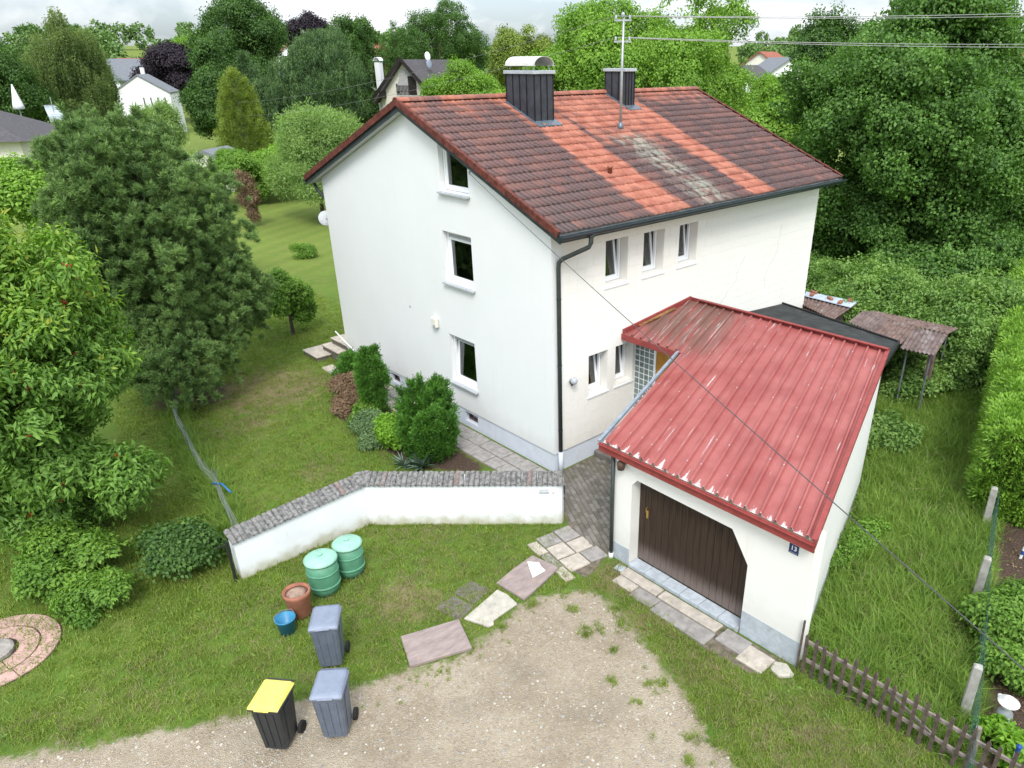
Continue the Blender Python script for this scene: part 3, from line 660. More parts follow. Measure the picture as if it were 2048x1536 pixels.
while z < gh(0)-.02:
    x = .302 - (.25 if row % 2 else 0); z1 = min(z+.2495, gh(0)-.005)
    while x < L:
        x0, x1 = max(x, .302), min(x+.4995, L)
        if x1-x0 > .03:
            for r_ in rect_minus((x0, x1, z, z1), longs):
                if r_[1]-r_[0] > .02 and r_[3]-r_[2] > .02: panels.append(r_)
        x += .50
    z += .25; row += 1
CAMP = np.array([-10.54, -11.762, 9.275])
panels.sort(key=lambda r_: np.linalg.norm(CAMP-np.array([r_[0], 0, r_[2]])))
rest = MB(); PM = {}
for k, (x0, x1, z0, z1) in enumerate(panels):
    g = .0018; jy = random.uniform(0, .0012)
    if k < 300:
        key = (round(x1-x0, 3), round(z1-z0, 3))
        if key not in PM: PM[key] = MB().box((g, -.006, g), (key[0]-g, .0, key[1]-g)).mesh('facing_panel', 'plaster_long', bevel=.0012)
        inst('facing_panel', PM[key], (x0, .006-jy-.0005, z0), parent=H)
    else: rest.box((x0+g, -jy, z0+g), (x1-g, .0055, z1-g))
o = rest.build('facing_panels', 'plaster_long', H); o['kind'] = 'stuff'
# cracks of the long wall: hairline tubes set in the render
def crack(pts):
    m = MB(); q = []
    for a, b_ in zip(pts, pts[1:]):
        for t in np.linspace(0, 1, 6)[:-1]: q.append((a[0]+(b_[0]-a[0])*t+random.uniform(-.06, .06), -.0015, a[1]+(b_[1]-a[1])*t+random.uniform(-.03, .03)))
    m.tube(q, .0026, 4); return m
crack([(7.5, 4.2), (7.15, 3.6), (6.6, 3.1), (6.4, 2.9)]).build('crack', 'slab_grey', H); crack([(9.3, 4.9), (9.2, 4.0), (8.7, 3.4), (8.75, 2.9)]).build('crack', 'slab_grey', H)
# -- the two walls behind
MB().box((L-.3, .31, -.1), (L, WD, gh(WD))).build('rear_wall', 'plaster_long', H)
MB().prism([(.3, gh(.3)), (WD-.01, gh(WD)), (YR, gh(YR))], lambda a, b_: (L-.29, a, b_), lambda a, b_: (L-.004, a, b_)).build('rear_gable', 'plaster_long', H)
MB().box((.31, WD-.3, -.1), (L-.31, WD-.002, gh(WD))).build('rear_wall', 'plaster_gable', H)
# -- roof deck, soffit, boards
def slope_slab(x0, x1, y0, y1, off0, off1):
    m = MB(); vs_ = []
    for o_ in (off0, off1):
        for x in (x0, x1):
            for y in (y0, y1): vs_.append((x, y, roofz(y)+o_))
    return m.add(vs_, [(0,1,3,2),(4,6,7,5),(0,4,5,1),(2,3,7,6),(0,2,6,4),(1,5,7,3)])
RF = slope_slab(-OG+.03, L+OG-.03, -OE+.02, YR, -.19, -.07).build('roof', 'soffit', H)
slope_slab(-OG+.03, L+OG-.03, 2*YR+OE-.02, YR, -.19, -.07).build('roof_deck', 'soffit', H)
for x0 in (-OG+.005, L+OG-.028):
    slope_slab(x0, x0+.023, -OE, YR, -.21, -.035).build('barge_board', 'barge', H); slope_slab(x0, x0+.023, 2*YR+OE, YR, -.21, -.035).build('barge_board', 'barge', H)
MB().box((-OG+.03, -OE+.005, ZE-.19), (L+OG-.03, -OE+.02, ZE-.04)).build('eaves_board', 'barge', H)
# -- tiles
NR, NC = 18, 39
EX = math.hypot(YR+OE, ZR-ZE)/NR; CW = (L+2*OG)/NC
def tile_arrays():
    n = 8; us = np.linspace(0, CW*1.02, n+1)
    h = .030*np.abs(np.sin(2*np.pi*us/CW))**0.8 + .005*np.sin(2*np.pi*us/CW)
    h[-1] = .014; LT = EX*1.13
    top = np.stack([us, np.full(n+1, LT), h-.020], 1); bot = np.stack([us, np.zeros(n+1), h+.022], 1); lip = bot-np.array([0, -.004, .038])
    V = np.concatenate([top, bot, lip]); q = np.arange(n)
    F = np.concatenate([np.stack([q+n+1, q+n+2, q+1, q], 1), np.stack([q+2*n+2, q+2*n+3, q+n+2, q+n+1], 1)])
    return V, F
TV, TF = tile_arrays(); tme = npmesh('roof_tile', TV, TF, 'roof_tile')
cosP, sinP = math.cos(PITCH), math.sin(PITCH)
Rf = np.array([[1, 0, 0], [0, cosP, -sinP], [0, sinP, cosP]]); Rb = np.diag([-1, -1, 1.0])@Rf
spots = []
for r_ in range(NR):
    for c in range(NC):
        s_up = r_*EX; jit = random.uniform(-.006, .006)
        spots.append((0, -OG+c*CW, -OE+(s_up+jit)*cosP, ZE+(s_up+jit)*sinP+random.uniform(0, .004), c, r_))
spots.sort(key=lambda q: np.linalg.norm(CAMP-np.array(q[1:4])))
bv, bf, k = [], [], 0
for n_, q in enumerate(spots):
    loc = np.array(q[1:4]); ry = random.uniform(-.014, .014)
    if n_ < 300:
        inst('tile', tme, loc, (PITCH, ry, 0), H)
    else: bv.append(TV@Rf.T+loc); bf.append(TF+k); k += len(TV)
for r_ in range(NR):
    for c in range(NC):
        loc = np.array([L+OG-c*CW, 2*YR+OE-r_*EX*cosP, ZE+r_*EX*sinP]); bv.append(TV@Rb.T+loc); bf.append(TF+k); k += len(TV)
o = put(bpy.data.objects.new('tile_field', npmesh('tile_field', np.concatenate(bv), np.concatenate(bf), 'roof_tile')), H); o['kind'] = 'stuff'
# verge tiles, ridge tiles
vm = MB().box((-.055, 0, -.10), (-.02, EX*1.04, .045)); vm.box((-.055, 0, .03), (.03, EX*1.04, .058)); vme = vm.mesh('verge_tile', 'verge_red', bevel=.006)
for r_ in range(NR):
    inst('verge_tile', vme, (-OG, -OE+r_*EX*cosP, ZE+r_*EX*sinP+.012), (PITCH+.035, 0, 0), H)
    inst('verge_tile', vme, (-OG, 2*YR+OE-r_*EX*cosP, ZE+r_*EX*sinP+.012), (PITCH+.035, 0, 0), H, (1, -1, 1)).rotation_euler = (-(PITCH+.035), 0, 0)
    inst('verge_tile', vme, (L+OG, -OE+r_*EX*cosP, ZE+r_*EX*sinP+.008), (PITCH+.035, 0, 0), H, (-1, 1, 1))
m = MB(); n = 8; LR = .43
for x in (0, LR):
    for R_, dz in ((.115, 0), (.095, 0)):
        for i in range(n+1):
            a = math.pi*i/n; m.v.append((x, R_*(1.0 if x == 0 else .93)*math.cos(a)*1.15, R_*(1 if x == 0 else .93)*math.sin(a)*.85-.02))
q = n+1
for i in range(n):
    m.f += [(i, i+1, 2*q+i+1, 2*q+i), (q+i+1, q+i, 3*q+i, 3*q+i+1), (i+1, i, q+i, q+i+1), (2*q+i, 2*q+i+1, 3*q+i+1, 3*q+i)]
rme = m.mesh('ridge_tile', 'roof_tile', smooth=False)
nrt = 30; st = (L+2*OG+.06)/nrt
for i in range(nrt): inst('ridge_tile', rme, (-OG-.05+i*st, YR, ZR+.035+random.uniform(0, .006)), (0, 0, random.uniform(-.01, .01)), H)
# gutter and downpipes
def gutter(x0, x1, y, z, r, mat, parent):
    m = MB(); n = 8
    for x in (x0, x1):
        for rr in (r, r*.86):
            for i in range(n+1): a = math.pi+math.pi*i/n; m.v.append((x, y+rr*math.cos(a), z+rr*math.sin(a)))
    q = n+1
    for i in range(n): m.f += [(i, i+1, 2*q+i+1, 2*q+i), (q+i+1, q+i, 3*q+i, 3*q+i+1)]
    m.f += [(0, 2*q, 3*q, q), (n, q+n, 3*q+n, 2*q+n), tuple(range(q)), tuple(range(2*q, 3*q))[::-1]]
    return m.build('gutter', mat, parent)
gutter(-OG-.03, L+OG+.10, -OE-.06, ZE-.05, .085, 'gutter', H); gutter(-OG-.03, L+OG, 2*YR+OE+.06, ZE-.05, .085, 'gutter', H)
dp = MB().tube([(.62, -.61, 5.95), (.62, -.60, 5.78), (.60, -.56, 5.68), (.18, -.16, 5.42), (.13, -.10, 5.34), (.125, -.09, 5.2), (.125, -.09, .62)], .052, 10).build('downpipe', 'downpipe', H, smooth=True)
MB().tube([(.62, -.61, 5.98), (.62, -.61, 5.90)], .075, 10).build('outlet', 'downpipe', dp)
MB().tube([(.125, -.09, .63), (.125, -.09, -.02)], .062, 10).build('standpipe', 'plinth', dp, smooth=True)
for zz in (1.2, 2.9, 4.5): MB().tube([(.125, -.09, zz), (.125, -.09, zz+.03)], .058, 10).build('pipe_clip', 'gutter', dp)
MB().tube([(-.05, WD+.45, 5.9), (-.02, WD+.35, 5.7), (.1, WD+.09, 5.45), (.1, WD+.08, 5.2), (.1, WD+.08, .2)], .05, 8).build('downpipe', 'downpipe', H, smooth=True)
# chimneys
def chimney(x0, x1, y0, y1, zt, cowl, npx, npy):
    zb = roofz(y0)-.15
    c = MB().box((x0, y0, zb), (x1, y1, zt)).build('chimney', 'seam', H)
    wx = (x1-x0)/npx; wy = (y1-y0)/npy; g = .006
    for i in range(npx): MB().box((x0+i*wx+g, y0-.014, zb), (x0+(i+1)*wx-g, y0-.002, zt-.002)).build('cladding_panel', 'slate_clad', c)
    for i in range(npy): MB().box((x0-.014, y0+i*wy+g, zb), (x0-.002, y0+(i+1)*wy-g, zt-.002)).build('cladding_panel', 'slate_clad', c)
    for i in range(npx+1): MB().box((x0+i*wx-.009, y0-.034, zb), (x0+i*wx+.009, y0-.003, zt-.004)).build('standing_seam', 'seam', c)
    for i in range(1, npy+1): MB().box((x0-.034, y0+i*wy-.009, zb), (x0-.003, y0+i*wy+.009, zt-.004)).build('standing_seam', 'seam', c)
    MB().box((x0-.06, y0-.06, zt), (x1+.06, y1+.06, zt+.085)).build('cap_slab', 'cap_grey', c, bevel=.008)
    m = MB(); f = .16
    vs_ = [(x0-f*.6, y0-f*1.7), (x1+f*.6, y0-f*1.7), (x1+f*.6, y0-.005), (x0-f*.6, y0-.005)]
    m.add([(a, b_, roofz(b_)+.052) for a, b_ in vs_]+[(a, b_, roofz(b_)+.03) for a, b_ in vs_], [(0,1,2,3),(7,6,5,4),(0,4,5,1),(1,5,6,2),(2,6,7,3),(3,7,4,0)]); m.build('flashing', 'flashing', c)
    slope = [(x0-.10, y0-.02, y1), (x1+.02, y0-.02, y1)]
    for sx, a, b_ in slope:
        m = MB(); yy = [a, min(b_, YR)]; m.add([(sx, yy[0], roofz(yy[0])+.055), (sx+.08, yy[0], roofz(yy[0])+.055), (sx+.08, yy[1], roofz(yy[1])+.055), (sx, yy[1], roofz(yy[1])+.055), (sx, yy[0], roofz(yy[0])), (sx+.08, yy[0], roofz(yy[0])), (sx+.08, yy[1], roofz(yy[1])), (sx, yy[1], roofz(yy[1]))], [(0,1,2,3),(7,6,5,4),(0,4,5,1),(1,5,6,2),(2,6,7,3),(3,7,4,0)]); m.build('flashing', 'flashing', c)
    if cowl:
        cx, zc, r, n = (x0+x1)/2, zt+.20, (x1-x0)/2+.02, 14; m = MB()
        for y in (y0-.05, y1+.02):
            for rr in (r, r-.015):
                for i in range(n+1): a = math.pi*i/n; m.v.append((cx+rr*math.cos(a), y, zc+rr*math.sin(a)*.62))
        q = n+1
        for i in range(n): m.f += [(i, i+1, 2*q+i+1, 2*q+i), (q+i+1, q+i, 3*q+i, 3*q+i+1), (i+1, i, q+i, q+i+1), (2*q+i, 2*q+i+1, 3*q+i+1, 3*q+i)]
        for sx in (-1, 1): m.box((cx+sx*r-.05, y0-.05, zc-.012), (cx+sx*r+.05, y1+.02, zc))
        k_ = m.build('cowl', 'cowl_metal', c)
        for sx in (x0+.05, x1-.05):
            for sy in (y0+.08, y1-.12): MB().bar((sx, sy, zt+.08), (sx, sy, zc+.06), .02).build('cowl_leg', 'mast_metal', c)
chimney(2.97, 3.62, 3.87, 4.98, 9.00, True, 3, 4); chimney(7.05, 7.42, 4.42, 5.25, 9.02, False, 3, 3)
v = MB().lathe([(.055, 0), (.05, .12), (.075, .125), (.075, .17), (.04, .20)], 14, (3.12, 1.25, roofz(1.25)+.02)).build('roof_vent', 'terracotta', H, smooth=True)
MB().lathe([(.012, 0), (.012, .0)], 6)
# fittings on the gable
vb = MB().box((-.12, 4.66, 2.70), (-.002, 4.92, 2.99)).build('vent_box', 'far_cream', H, bevel=.03)
MB().box((-.125, 4.70, 2.73), (-.118, 4.80, 2.80)).build('grille', 'sill', vb)
MB().tube([(-.002, 6.1, 3.0), (-.02, 6.1, 3.0)], .03, 10).build('vent_stub', 'sill', H)
lp = MB().tube([(.54, -.005, 2.38), (.54, -.03, 2.38)], .055, 12).build('wall_lamp', 'far_greywall', H)
MB().lathe([(.03, -.08), (.07, -.05), (.09, .0), (.08, .05), (.04, .085)], 16, (.56, -.12, 2.40)).build('lamp_globe', 'cap_grey', lp, smooth=True)
MB().tube([(.54, -.02, 2.36), (.52, -.10, 2.30)], .025, 8).build('lamp_arm', 'rubber', lp)
hk = MB().tube([(-.002, 2.69, 7.02), (-.12, 2.66, 7.00), (-.14, 2.62, 6.97)], .018, 6).build('cable_hook', 'mast_metal', H)
ds = MB().tube([(.12, WD, 4.80), (.10, WD+.35, 4.82)], .02, 8).build('satellite_dish', 'mast_metal', H)
m = MB().lathe([(.0, .0), (.12, .012), (.22, .05), (.29, .09), (.285, .10), (.0, .012)], 20); me = m.mesh('reflector', 'satdish', smooth=True)
inst('reflector', me, (.10, WD+.34, 4.82), (rad(78), 0, rad(-20)), ds, (.8, .8, .8))
# porch between house and garage: glass blocks, frame, ochre door, steps
GLX = 2.88
pw = MB().box((GLX-.018, -2.2, .45), (GLX+.10, -.01, 3.15)).build('porch_wall', 'pvc', H)
for r_ in range(15):
    for c in range(4):
        z0 = .56+r_*.160; y1 = -.03-c*.160
        MB().box((GLX-.03, y1-.137, z0), (GLX-.012, y1, z0+.137)).build('glass_block', 'glassblock', pw, bevel=.012)
MB().box((GLX-.05, -.745, .45), (GLX-.005, -.675, 3.12)).build('porch_post', 'pvc', pw)
dr = MB().box((GLX-.035, -1.95, .5), (GLX-.005, -.75, 2.95)).build('front_door', 'ochre_door', H, bevel=.006)
for y in (-1.75, -1.40, -1.02): MB().box((GLX-.050, y-.1, .7), (GLX-.037, y+.1, 2.4)).build('door_panel', 'ochre_door', dr, bevel=.004)
MB().tube([(GLX-.08, -1.02, 1.5), (GLX-.08, -1.12, 1.5)], .012, 6).build('handle', 'brass', dr)
for i, (x0, zt) in enumerate(((1.36, .17), (1.68, .34), (2.0, .50))):
    MB().box((x0, -2.05, -.05), (x0+(.315 if i < 2 else .86), -.02, zt)).build('entrance_step', 'slab_dark', H, bevel=.012)
# stone steps and rail behind the far corner of the gable
for i, (x0, x1, y0, y1, zt) in enumerate(((-.75, .35, 11.35, 12.4, .18), (-.25, .75, 10.75, 11.9, .38), (.05, 1.2, 10.60, 11.75, .60))):
    MB().box((x0, y0, -.05), (x1, y1, zt-.05)).build('step_block', 'slab_dark', H); MB().box((x0-.04, y0-.04, zt-.049), (x1, y1, zt)).build('stone_step', 'slab_beige', H, bevel=.008)
MB().tube([(-.25, 10.7, 1.15), (-.22, 9.6, .75)], .022, 8).build('hand_rail', 'pvc', H)

# ================================================================ garage with the red sheet roof
TA = math.tan(rad(18))
GXF, GYR, GYL = -1.41, -7.636, -3.311
def grz(x): return 2.70+.111*(x+1.5)
G = thing('garage', 'white garage with red ribbed metal roof and brown plank door', 'garage')
fr = lambda y, z, w: (GXF-w, y, z)
outer = [(GYR, -.1), (-6.50, -.1), (-6.50, 1.50), (-6.12, 2.07), (-3.93, 2.09), (-3.80, 1.93), (-3.80, -.1), (GYL, -.1), (GYL, 2.62), (GYR, 2.62)]
MB().prism(outer, lambda a, b_: fr(a, b_, 0), lambda a, b_: fr(a, b_, -.30)).build('front_wall', 'plaster_garage', G)
def side(y0, th, x0, x1, mat, name, z0=None, zt=None, out=0):
    m = MB(); vs_ = []
    for x in (x0, x1):
        for y in (y0, y0+th):
            yy = y+TA*(x-GXF)
            vs_ += [(x, yy, -.1 if z0 is None else z0), (x, yy, grz(x)-.09 if zt is None else zt)]
    return m.add(vs_, [(0,1,3,2),(4,6,7,5),(0,4,5,1),(2,3,7,6),(0,2,6,4),(1,5,7,3)]).build(name, mat, G)
side(GYR, .28, GXF+.301, 4.95, 'plaster_garage', 'side_wall'); side(GYL-.28, .28, GXF+.301, 4.95, 'plaster_garage', 'side_wall')
MB().box((4.9, GYR+TA*6.36+.02, -.1), (5.0, GYL+TA*6.3-.3, 3.1)).build('back_wall', 'plaster_garage', G)
MB().box((GXF-.006, GYR-.004, -.1), (GXF+.05, -6.505, .52)).build('plinth', 'slab_blue', G); MB().box((GXF-.006, -3.795, -.1), (GXF+.05, GYL+.004, .40)).build('plinth', 'slab_blue', G)
side(GYR-.006, .05, GXF+.052, 4.9, 'slab_blue', 'plinth', -.1, .22)
nb_ = 18; bw = 2.72/nb_; dme = MB().box((0, .003, 0), (.03, bw-.003, 2.05)).mesh('door_board', 'door_board', bevel=.004)
door = MB().box((GXF+.285, -6.53, .10), (GXF+.30, -3.79, 2.14)).build('garage_door', 'rubber', G)
for i in range(nb_): inst('door_board', dme, (GXF+.25+random.uniform(-.002, .002), -6.52+i*bw, .10), (0, 0, 0), door)
MB().tube([(GXF+.245, -4.02, 1.42), (GXF+.20, -4.02, 1.42), (GXF+.20, -4.02, 1.32)], .012, 6).build('handle', 'brass', door); MB().box((GXF+.24, -4.045, 1.16), (GXF+.25, -3.995, 1.34)).build('lock_plate', 'brass', door)
for i in range(6):
    y0 = -6.48+i*.45; MB().box((GXF-.03, y0+.006, -.02), (GXF+.248, y0+.444 if i < 5 else -3.81, .085+random.uniform(-.006, .006))).build('threshold_tile', 'slab_blue', G, bevel=.006)
# roof sheets: trapezoid ribs run along the skewed side
A0 = -7.67; RIB = .283; W_TOT = 6.4
def prof(w):
    t = (w/RIB) % 1.0
    return .060*np.interp(t, [0, .36, .44, .56, .64, 1], [0, 0, 1, 1, 0, 0])
def strip(x0, x1, w): return [(x, A0+w+TA*(x+1.5), grz(x)+prof(w)) for x in (x0, x1)]
breaks = [0, RIB*4, RIB*8, RIB*12, RIB*16, RIB*19.2, RIB*22.6]
XB = 5.06
for a, b_ in zip(breaks, breaks[1:]):
    ws = sorted(set([a, b_]+[RIB*(k_+t) for k_ in range(30) for t in (0, .36, .44, .56, .64) if a < RIB*(k_+t) < b_])); V_, F_, UV_ = [], [], []
    for w in ws:
        x0 = -1.58 if b_ <= 4.53 else 2.36
        x1 = min(XB, -1.5+(-.02-(A0+w))/TA); x1 = max(x1, x0+.01)
        xs_ = np.linspace(x0, x1, 5)
        for x in xs_: V_.append((x, A0+w+TA*(x+1.5), grz(x)+prof(w)+.002)); UV_.append((w, x+1.58))
    for i in range(len(ws)-1):
        for j in range(4): F_.append((i*5+j, i*5+j+1, (i+1)*5+j+1, (i+1)*5+j))
    me = bpy.data.meshes.new('roof_sheet'); me.from_pydata(V_, [], F_); uvl = me.uv_layers.new(name='UVMap')
    for lp_ in me.loops: uvl.data[lp_.index].uv = UV_[lp_.vertex_index]
    me.materials.append(MATS['red_sheet']); put(bpy.data.objects.new('roof_sheet', me), G).modifiers.new('thick', 'SOLIDIFY').thickness = .004
sc = MB()
for k_ in range(22):
    for x in (-1.1, -.2, .75, 1.7, 2.65, 3.6, 4.6):
        if random.random() < .34:
            w = RIB*(k_+.5)
            xx = x+random.uniform(-.06, .06)
            if w > 4.5 and xx < 2.5: continue
            y = A0+w+TA*(xx+1.5)
            if y > -.2: continue
            sc.lathe([(.014, 0), (.011, .010)], 6, (xx, y, grz(xx)+.061))
o = sc.build('roof_screws', 'cap_grey', G); o['kind'] = 'stuff'
def board(pts, h, t, name, mat):
    m = MB()
    for p_, q_ in zip(pts, pts[1:]):
        m.bar(p_, q_, t, h)
    return m.build(name, mat, G)
yl0 = A0+4.53
board([(-1.60, A0-.04, grz(-1.6)-.10), (-1.60, yl0+.05, grz(-1.6)-.10)], .17, .03, 'fascia', 'fascia_red')
gutter_front = MB().bar((-1.63, A0-.04, grz(-1.6)-.04), (-1.63, yl0+.05, grz(-1.6)-.04), .035, .02).build('fascia_trim', 'fascia_red', G)
board([(-1.60, A0-.03, grz(-1.6)-.03), (XB+.02, A0-.03+TA*(XB+1.5), grz(XB)-.03)], .18, .035, 'verge_board', 'fascia_red')
board([(-1.60, A0-.012, grz(-1.6)+.055), (XB+.02, A0-.012+TA*(XB+1.5), grz(XB)+.055)], .015, .09, 'verge_cap', 'fascia_red')
yD = A0+TA*(XB+1.5)
board([(XB+.02, yD-.04, grz(XB)+.02), (XB+.02, -.02, grz(XB)+.02)], .15, .03, 'back_board', 'fascia_red')
board([(XB-.03, yD-.04, grz(XB)+.10), (XB-.03, -.35, grz(XB)+.10)], .018, .10, 'ridge_trim', 'fascia_red')
board([(2.33, yl0+TA*3.86-.02, grz(2.36)-.06), (2.33, -.01, grz(2.36)-.06)], .15, .03, 'canopy_fascia', 'fascia_red')
board([(2.36, -.035, grz(2.36)+.06), (XB, -.035, grz(XB)+.06)], .13, .05, 'wall_flashing', 'fascia_red')
board([(2.9, -.09, grz(2.9)+.05), (4.3, -.10, grz(4.3)+.055)], .03, .09, 'flashing_board', 'ochre_board')
zg = MB(); zg.bar((-1.60, yl0+.06, grz(-1.6)-.0), (2.36, yl0+.06+TA*3.96, grz(2.36)-.0), .065, .06); zg.build('side_gutter', 'gutter_zinc', G)
MB().tube([(GXF-.055, GYL-.03, grz(-1.5)-.17), (GXF-.055, GYL-.03, .12)], .042, 10).build('downpipe', 'downpipe', G, smooth=True)
MB().tube([(GXF-.055, GYL-.03, .13), (GXF-.055, GYL-.03, -.03)], .05, 10).build('pipe_foot', 'white_stone', G, smooth=True)
lm = MB().box((GXF-.03, -3.64, 2.33), (GXF-.001, -3.54, 2.46)).build('garage_lamp', 'lamp_brown', G)
MB().lathe([(.07, -.11), (.085, .02), (.06, .06), (.02, .08)], 12, (GXF-.11, -3.60, 2.36)).build('lamp_shade', 'lamp_brown', lm, smooth=True)
sg = MB().box((GXF-.012, -7.375, 2.175), (GXF-.001, -7.205, 2.345)).build('house_number', 'sign_blue', G)
def text(body, size, loc, rot, mat, parent, name='lettering', ext=.001):
    cu = bpy.data.curves.new(name, 'FONT'); cu.body = body; cu.size = size; cu.align_x = 'CENTER'; cu.align_y = 'CENTER'; cu.extrude = ext; cu.offset = size*.02
    cu.materials.append(MATS[mat]); tmp = put(bpy.data.objects.new('tmp', cu)); bpy.context.view_layer.update(); me = bpy.data.meshes.new_from_object(tmp.evaluated_get(bpy.context.evaluated_depsgraph_get())); bpy.data.objects.remove(tmp)
    o = put(bpy.data.objects.new(name, me), parent); o.location = loc; o.rotation_euler = rot; return o
text('13', .115, (GXF-.014, -7.29, 2.278), (rad(90), 0, rad(-90)), 'sign_white', sg, 'number')
MB().box((GXF-.014, -7.36, 2.187), (GXF-.012, -7.22, 2.205)).build('plate_strip', 'lid_grey', sg)

# ================================================================ garden wall with tiled coping
GW = thing('garden_wall', 'white rendered garden wall with a bend and grey tile coping', 'garden wall')
WP = [Vector((-7.31, 1.26)), Vector((-4.49, 1.22)), Vector((-1.42, -1.70))]
TH = .30
d1, d2 = (WP[1]-WP[0]).normalized(), (WP[2]-WP[1]).normalized()
n1, n2 = Vector((-d1.y, d1.x)), Vector((-d2.y, d2.x))
nm = (n1+n2)/(1+n1.dot(n2)); end = [WP[2]+n2*0.0]
plan = [tuple(WP[0]), tuple(WP[1]), tuple(WP[2]), tuple(WP[2]+d2*.07+n2*.04), tuple(WP[2]+d2*.10+n2*.12), tuple(WP[2]+d2*.10+n2*.20), tuple(WP[2]+d2*.05+n2*TH), tuple(WP[1]+nm*TH), tuple(WP[0]+n1*TH)]
def wz(x, front):                                   # the wall top leans outwards under the tiles
    return 0
m = MB(); n = len(plan); fl = [0, 0, 0, .1, .4, .65, 1, 1, 1]
top = [(0.88 if i in (0, 8) else 1.03)+.10*fl[i] for i in range(n)]
m.v = [(a, b_, -.1) for a, b_ in plan]+[(a, b_, t) for (a, b_), t in zip(plan, top)]
m.f = [tuple(range(n))[::-1]]+[(i, (i+1) % n, (i+1) % n+n, i+n) for i in range(n)]
m.f += [(n+0, n+1, n+7, n+8), (n+1, n+2, n+6, n+7), (n+2, n+3, n+4, n+5, n+6)]
m.build('wall', 'plaster_wall', GW)
# tiles: half round, laid across the wall
m = MB(); n = 6; TL = .42
for y in (0, TL):
    for R_ in (.058, .044):
        for i in range(n+1): a = math.pi*i/n; m.v.append((R_*math.cos(a), y, R_*math.sin(a)*.8))
q = n+1
for i in range(n): m.f += [(i, i+1, 2*q+i+1, 2*q+i), (q+i+1, q+i, 3*q+i, 3*q+i+1), (i+1, i, q+i, q+i+1), (2*q+i, 2*q+i+1, 3*q+i+1, 3*q+i)]
m.f += [(0, q, 3*q, 2*q), (n, 2*q+n, 3*q+n, q+n)]
cme = m.mesh('coping_tile', 'coping_tile')
def cope(a, b_, za, zb, nrm, cnt):
    ang = math.atan2(nrm.y, nrm.x)-math.pi/2
    for i in range(cnt):
        t = (i+.5)/cnt; p_ = a+(b_-a)*t-nrm*.06
        inst('coping_tile', cme, (p_.x, p_.y, za+(zb-za)*t+random.uniform(-.004, .006)), (.30+random.uniform(-.02, .02), random.uniform(-.05, .05), ang+random.uniform(-.03, .03)), GW)
cope(WP[0]-d1*.03, WP[1]+d1*.0, .885, 1.03, n1, 27); cope(WP[1]+d2*.0, WP[2]+d2*.10, 1.03, 1.03, n2, 38)
inst('coping_tile', cme, (WP[1].x-nm.x*.06, WP[1].y-nm.y*.06, 1.045), (.30, 0, math.atan2(nm.y, nm.x)-math.pi/2), GW, (1.5, 1, 1.1))
inst('coping_tile', cme, (WP[1].x+nm.x*.10-.05, WP[1].y+nm.y*.10+.02, 1.085), (.30, 0, math.atan2(nm.y, nm.x)-math.pi/2+.12), GW, (1.5, .6, 1.1)); inst('coping_tile', cme, (WP[1].x+nm.x*.10+.07, WP[1].y+nm.y*.10-.02, 1.085), (.30, 0, math.atan2(nm.y, nm.x)-math.pi/2-.12), GW, (1.5, .6, 1.1))
def wp2(s, o, z): q_ = WP[2]-d2*s-n2*o; return (q_.x, q_.y, z)
def wall_box(s0, s1, z0, z1, o, name, mat):
    m = MB(); m.add([wp2(s0, -.01, z0), wp2(s1, -.01, z0), wp2(s1, -.01, z1), wp2(s0, -.01, z1), wp2(s0, o, z0), wp2(s1, o, z0), wp2(s1, o, z1), wp2(s0, o, z1)], [(0,1,2,3),(7,6,5,4),(0,4,5,1),(1,5,6,2),(2,6,7,3),(3,7,4,0)]); return m.build(name, mat, GW)
wall_box(.22, .43, .80, .86, .012, 'name_plate', 'sill'); wall_box(.22, .43, .89, .91, .010, 'name_strip', 'cap_grey'); wall_box(.10, .14, .80, .84, .012, 'bell_button', 'slab_beige')
e = WP[2]+d2*.105+n2*.14; m = MB(); m.bar((e.x, e.y, .70), (e.x, e.y, .92), .03, .04); m.build('letter_slot', 'rubber', GW); MB().bar((e.x, e.y, .58), (e.x, e.y, .61), .03, .03).build('keyhole', 'rubber', GW)

# ================================================================ paving
PV = tag(put(bpy.data.objects.new('entry_paving', MB().slab([(-1.35,-1.95),(-1.62,-2.55),(-1.42,-3.25),(2.4,-2.0),(2.0,-.02),(.0,-.02),(-.35,-.35)], -.03, .006).mesh('entry_paving', 'dirt'))), 'path of small grey stone setts between house and garage', kind='structure')
ent = np.array([(-1.28,-1.98),(-1.5,-2.55),(-1.38,-3.2),(1.36,-2.32),(1.34,-.05),(.05,-.08),(-.32,-.4)])
cb = MB().box((-.082, -.055, -.02), (.082, .055, .028)).mesh('sett', 'cobble', bevel=.014); cnt = 0
cr_, sr_ = math.cos(rad(63)), math.sin(rad(63))
for i in range(-30, 30):
    for j in range(-40, 40):
        a, b_ = (i+.5*(j % 2))*.172, j*.118; x, y = a*cr_-b_*sr_, a*sr_+b_*cr_-1.2
        if sdpoly(np.array([[x, y]]), ent)[0] > .02 and cnt < 300:
            inst('sett', cb, (x, y, random.uniform(-.003, .005)), (random.uniform(-.03, .03), random.uniform(-.03, .03), rad(63)+random.uniform(-.04, .04)), PV); cnt += 1
def flag(poly, mat, parent, z=.03, name='paving_slab', t=.05):
    q_ = [(a+random.uniform(-.012, .012), b_+random.uniform(-.012, .012)) for a, b_ in inset(poly, .008)]
    o = MB().slab(q_, z-t, z+random.uniform(-.005, .006)).build(name, mat, parent, bevel=.008); return o
GP = tag(put(bpy.data.objects.new('gate_paving', MB().slab([(-1.66,-1.75),(-1.40,-2.6),(-1.55,-3.25),(-2.3,-3.5),(-2.5,-2.4)], -.04, .004).mesh('gate_paving', 'dirt'))), 'paving of pale square slabs at the gate beside the wall end', kind='structure')
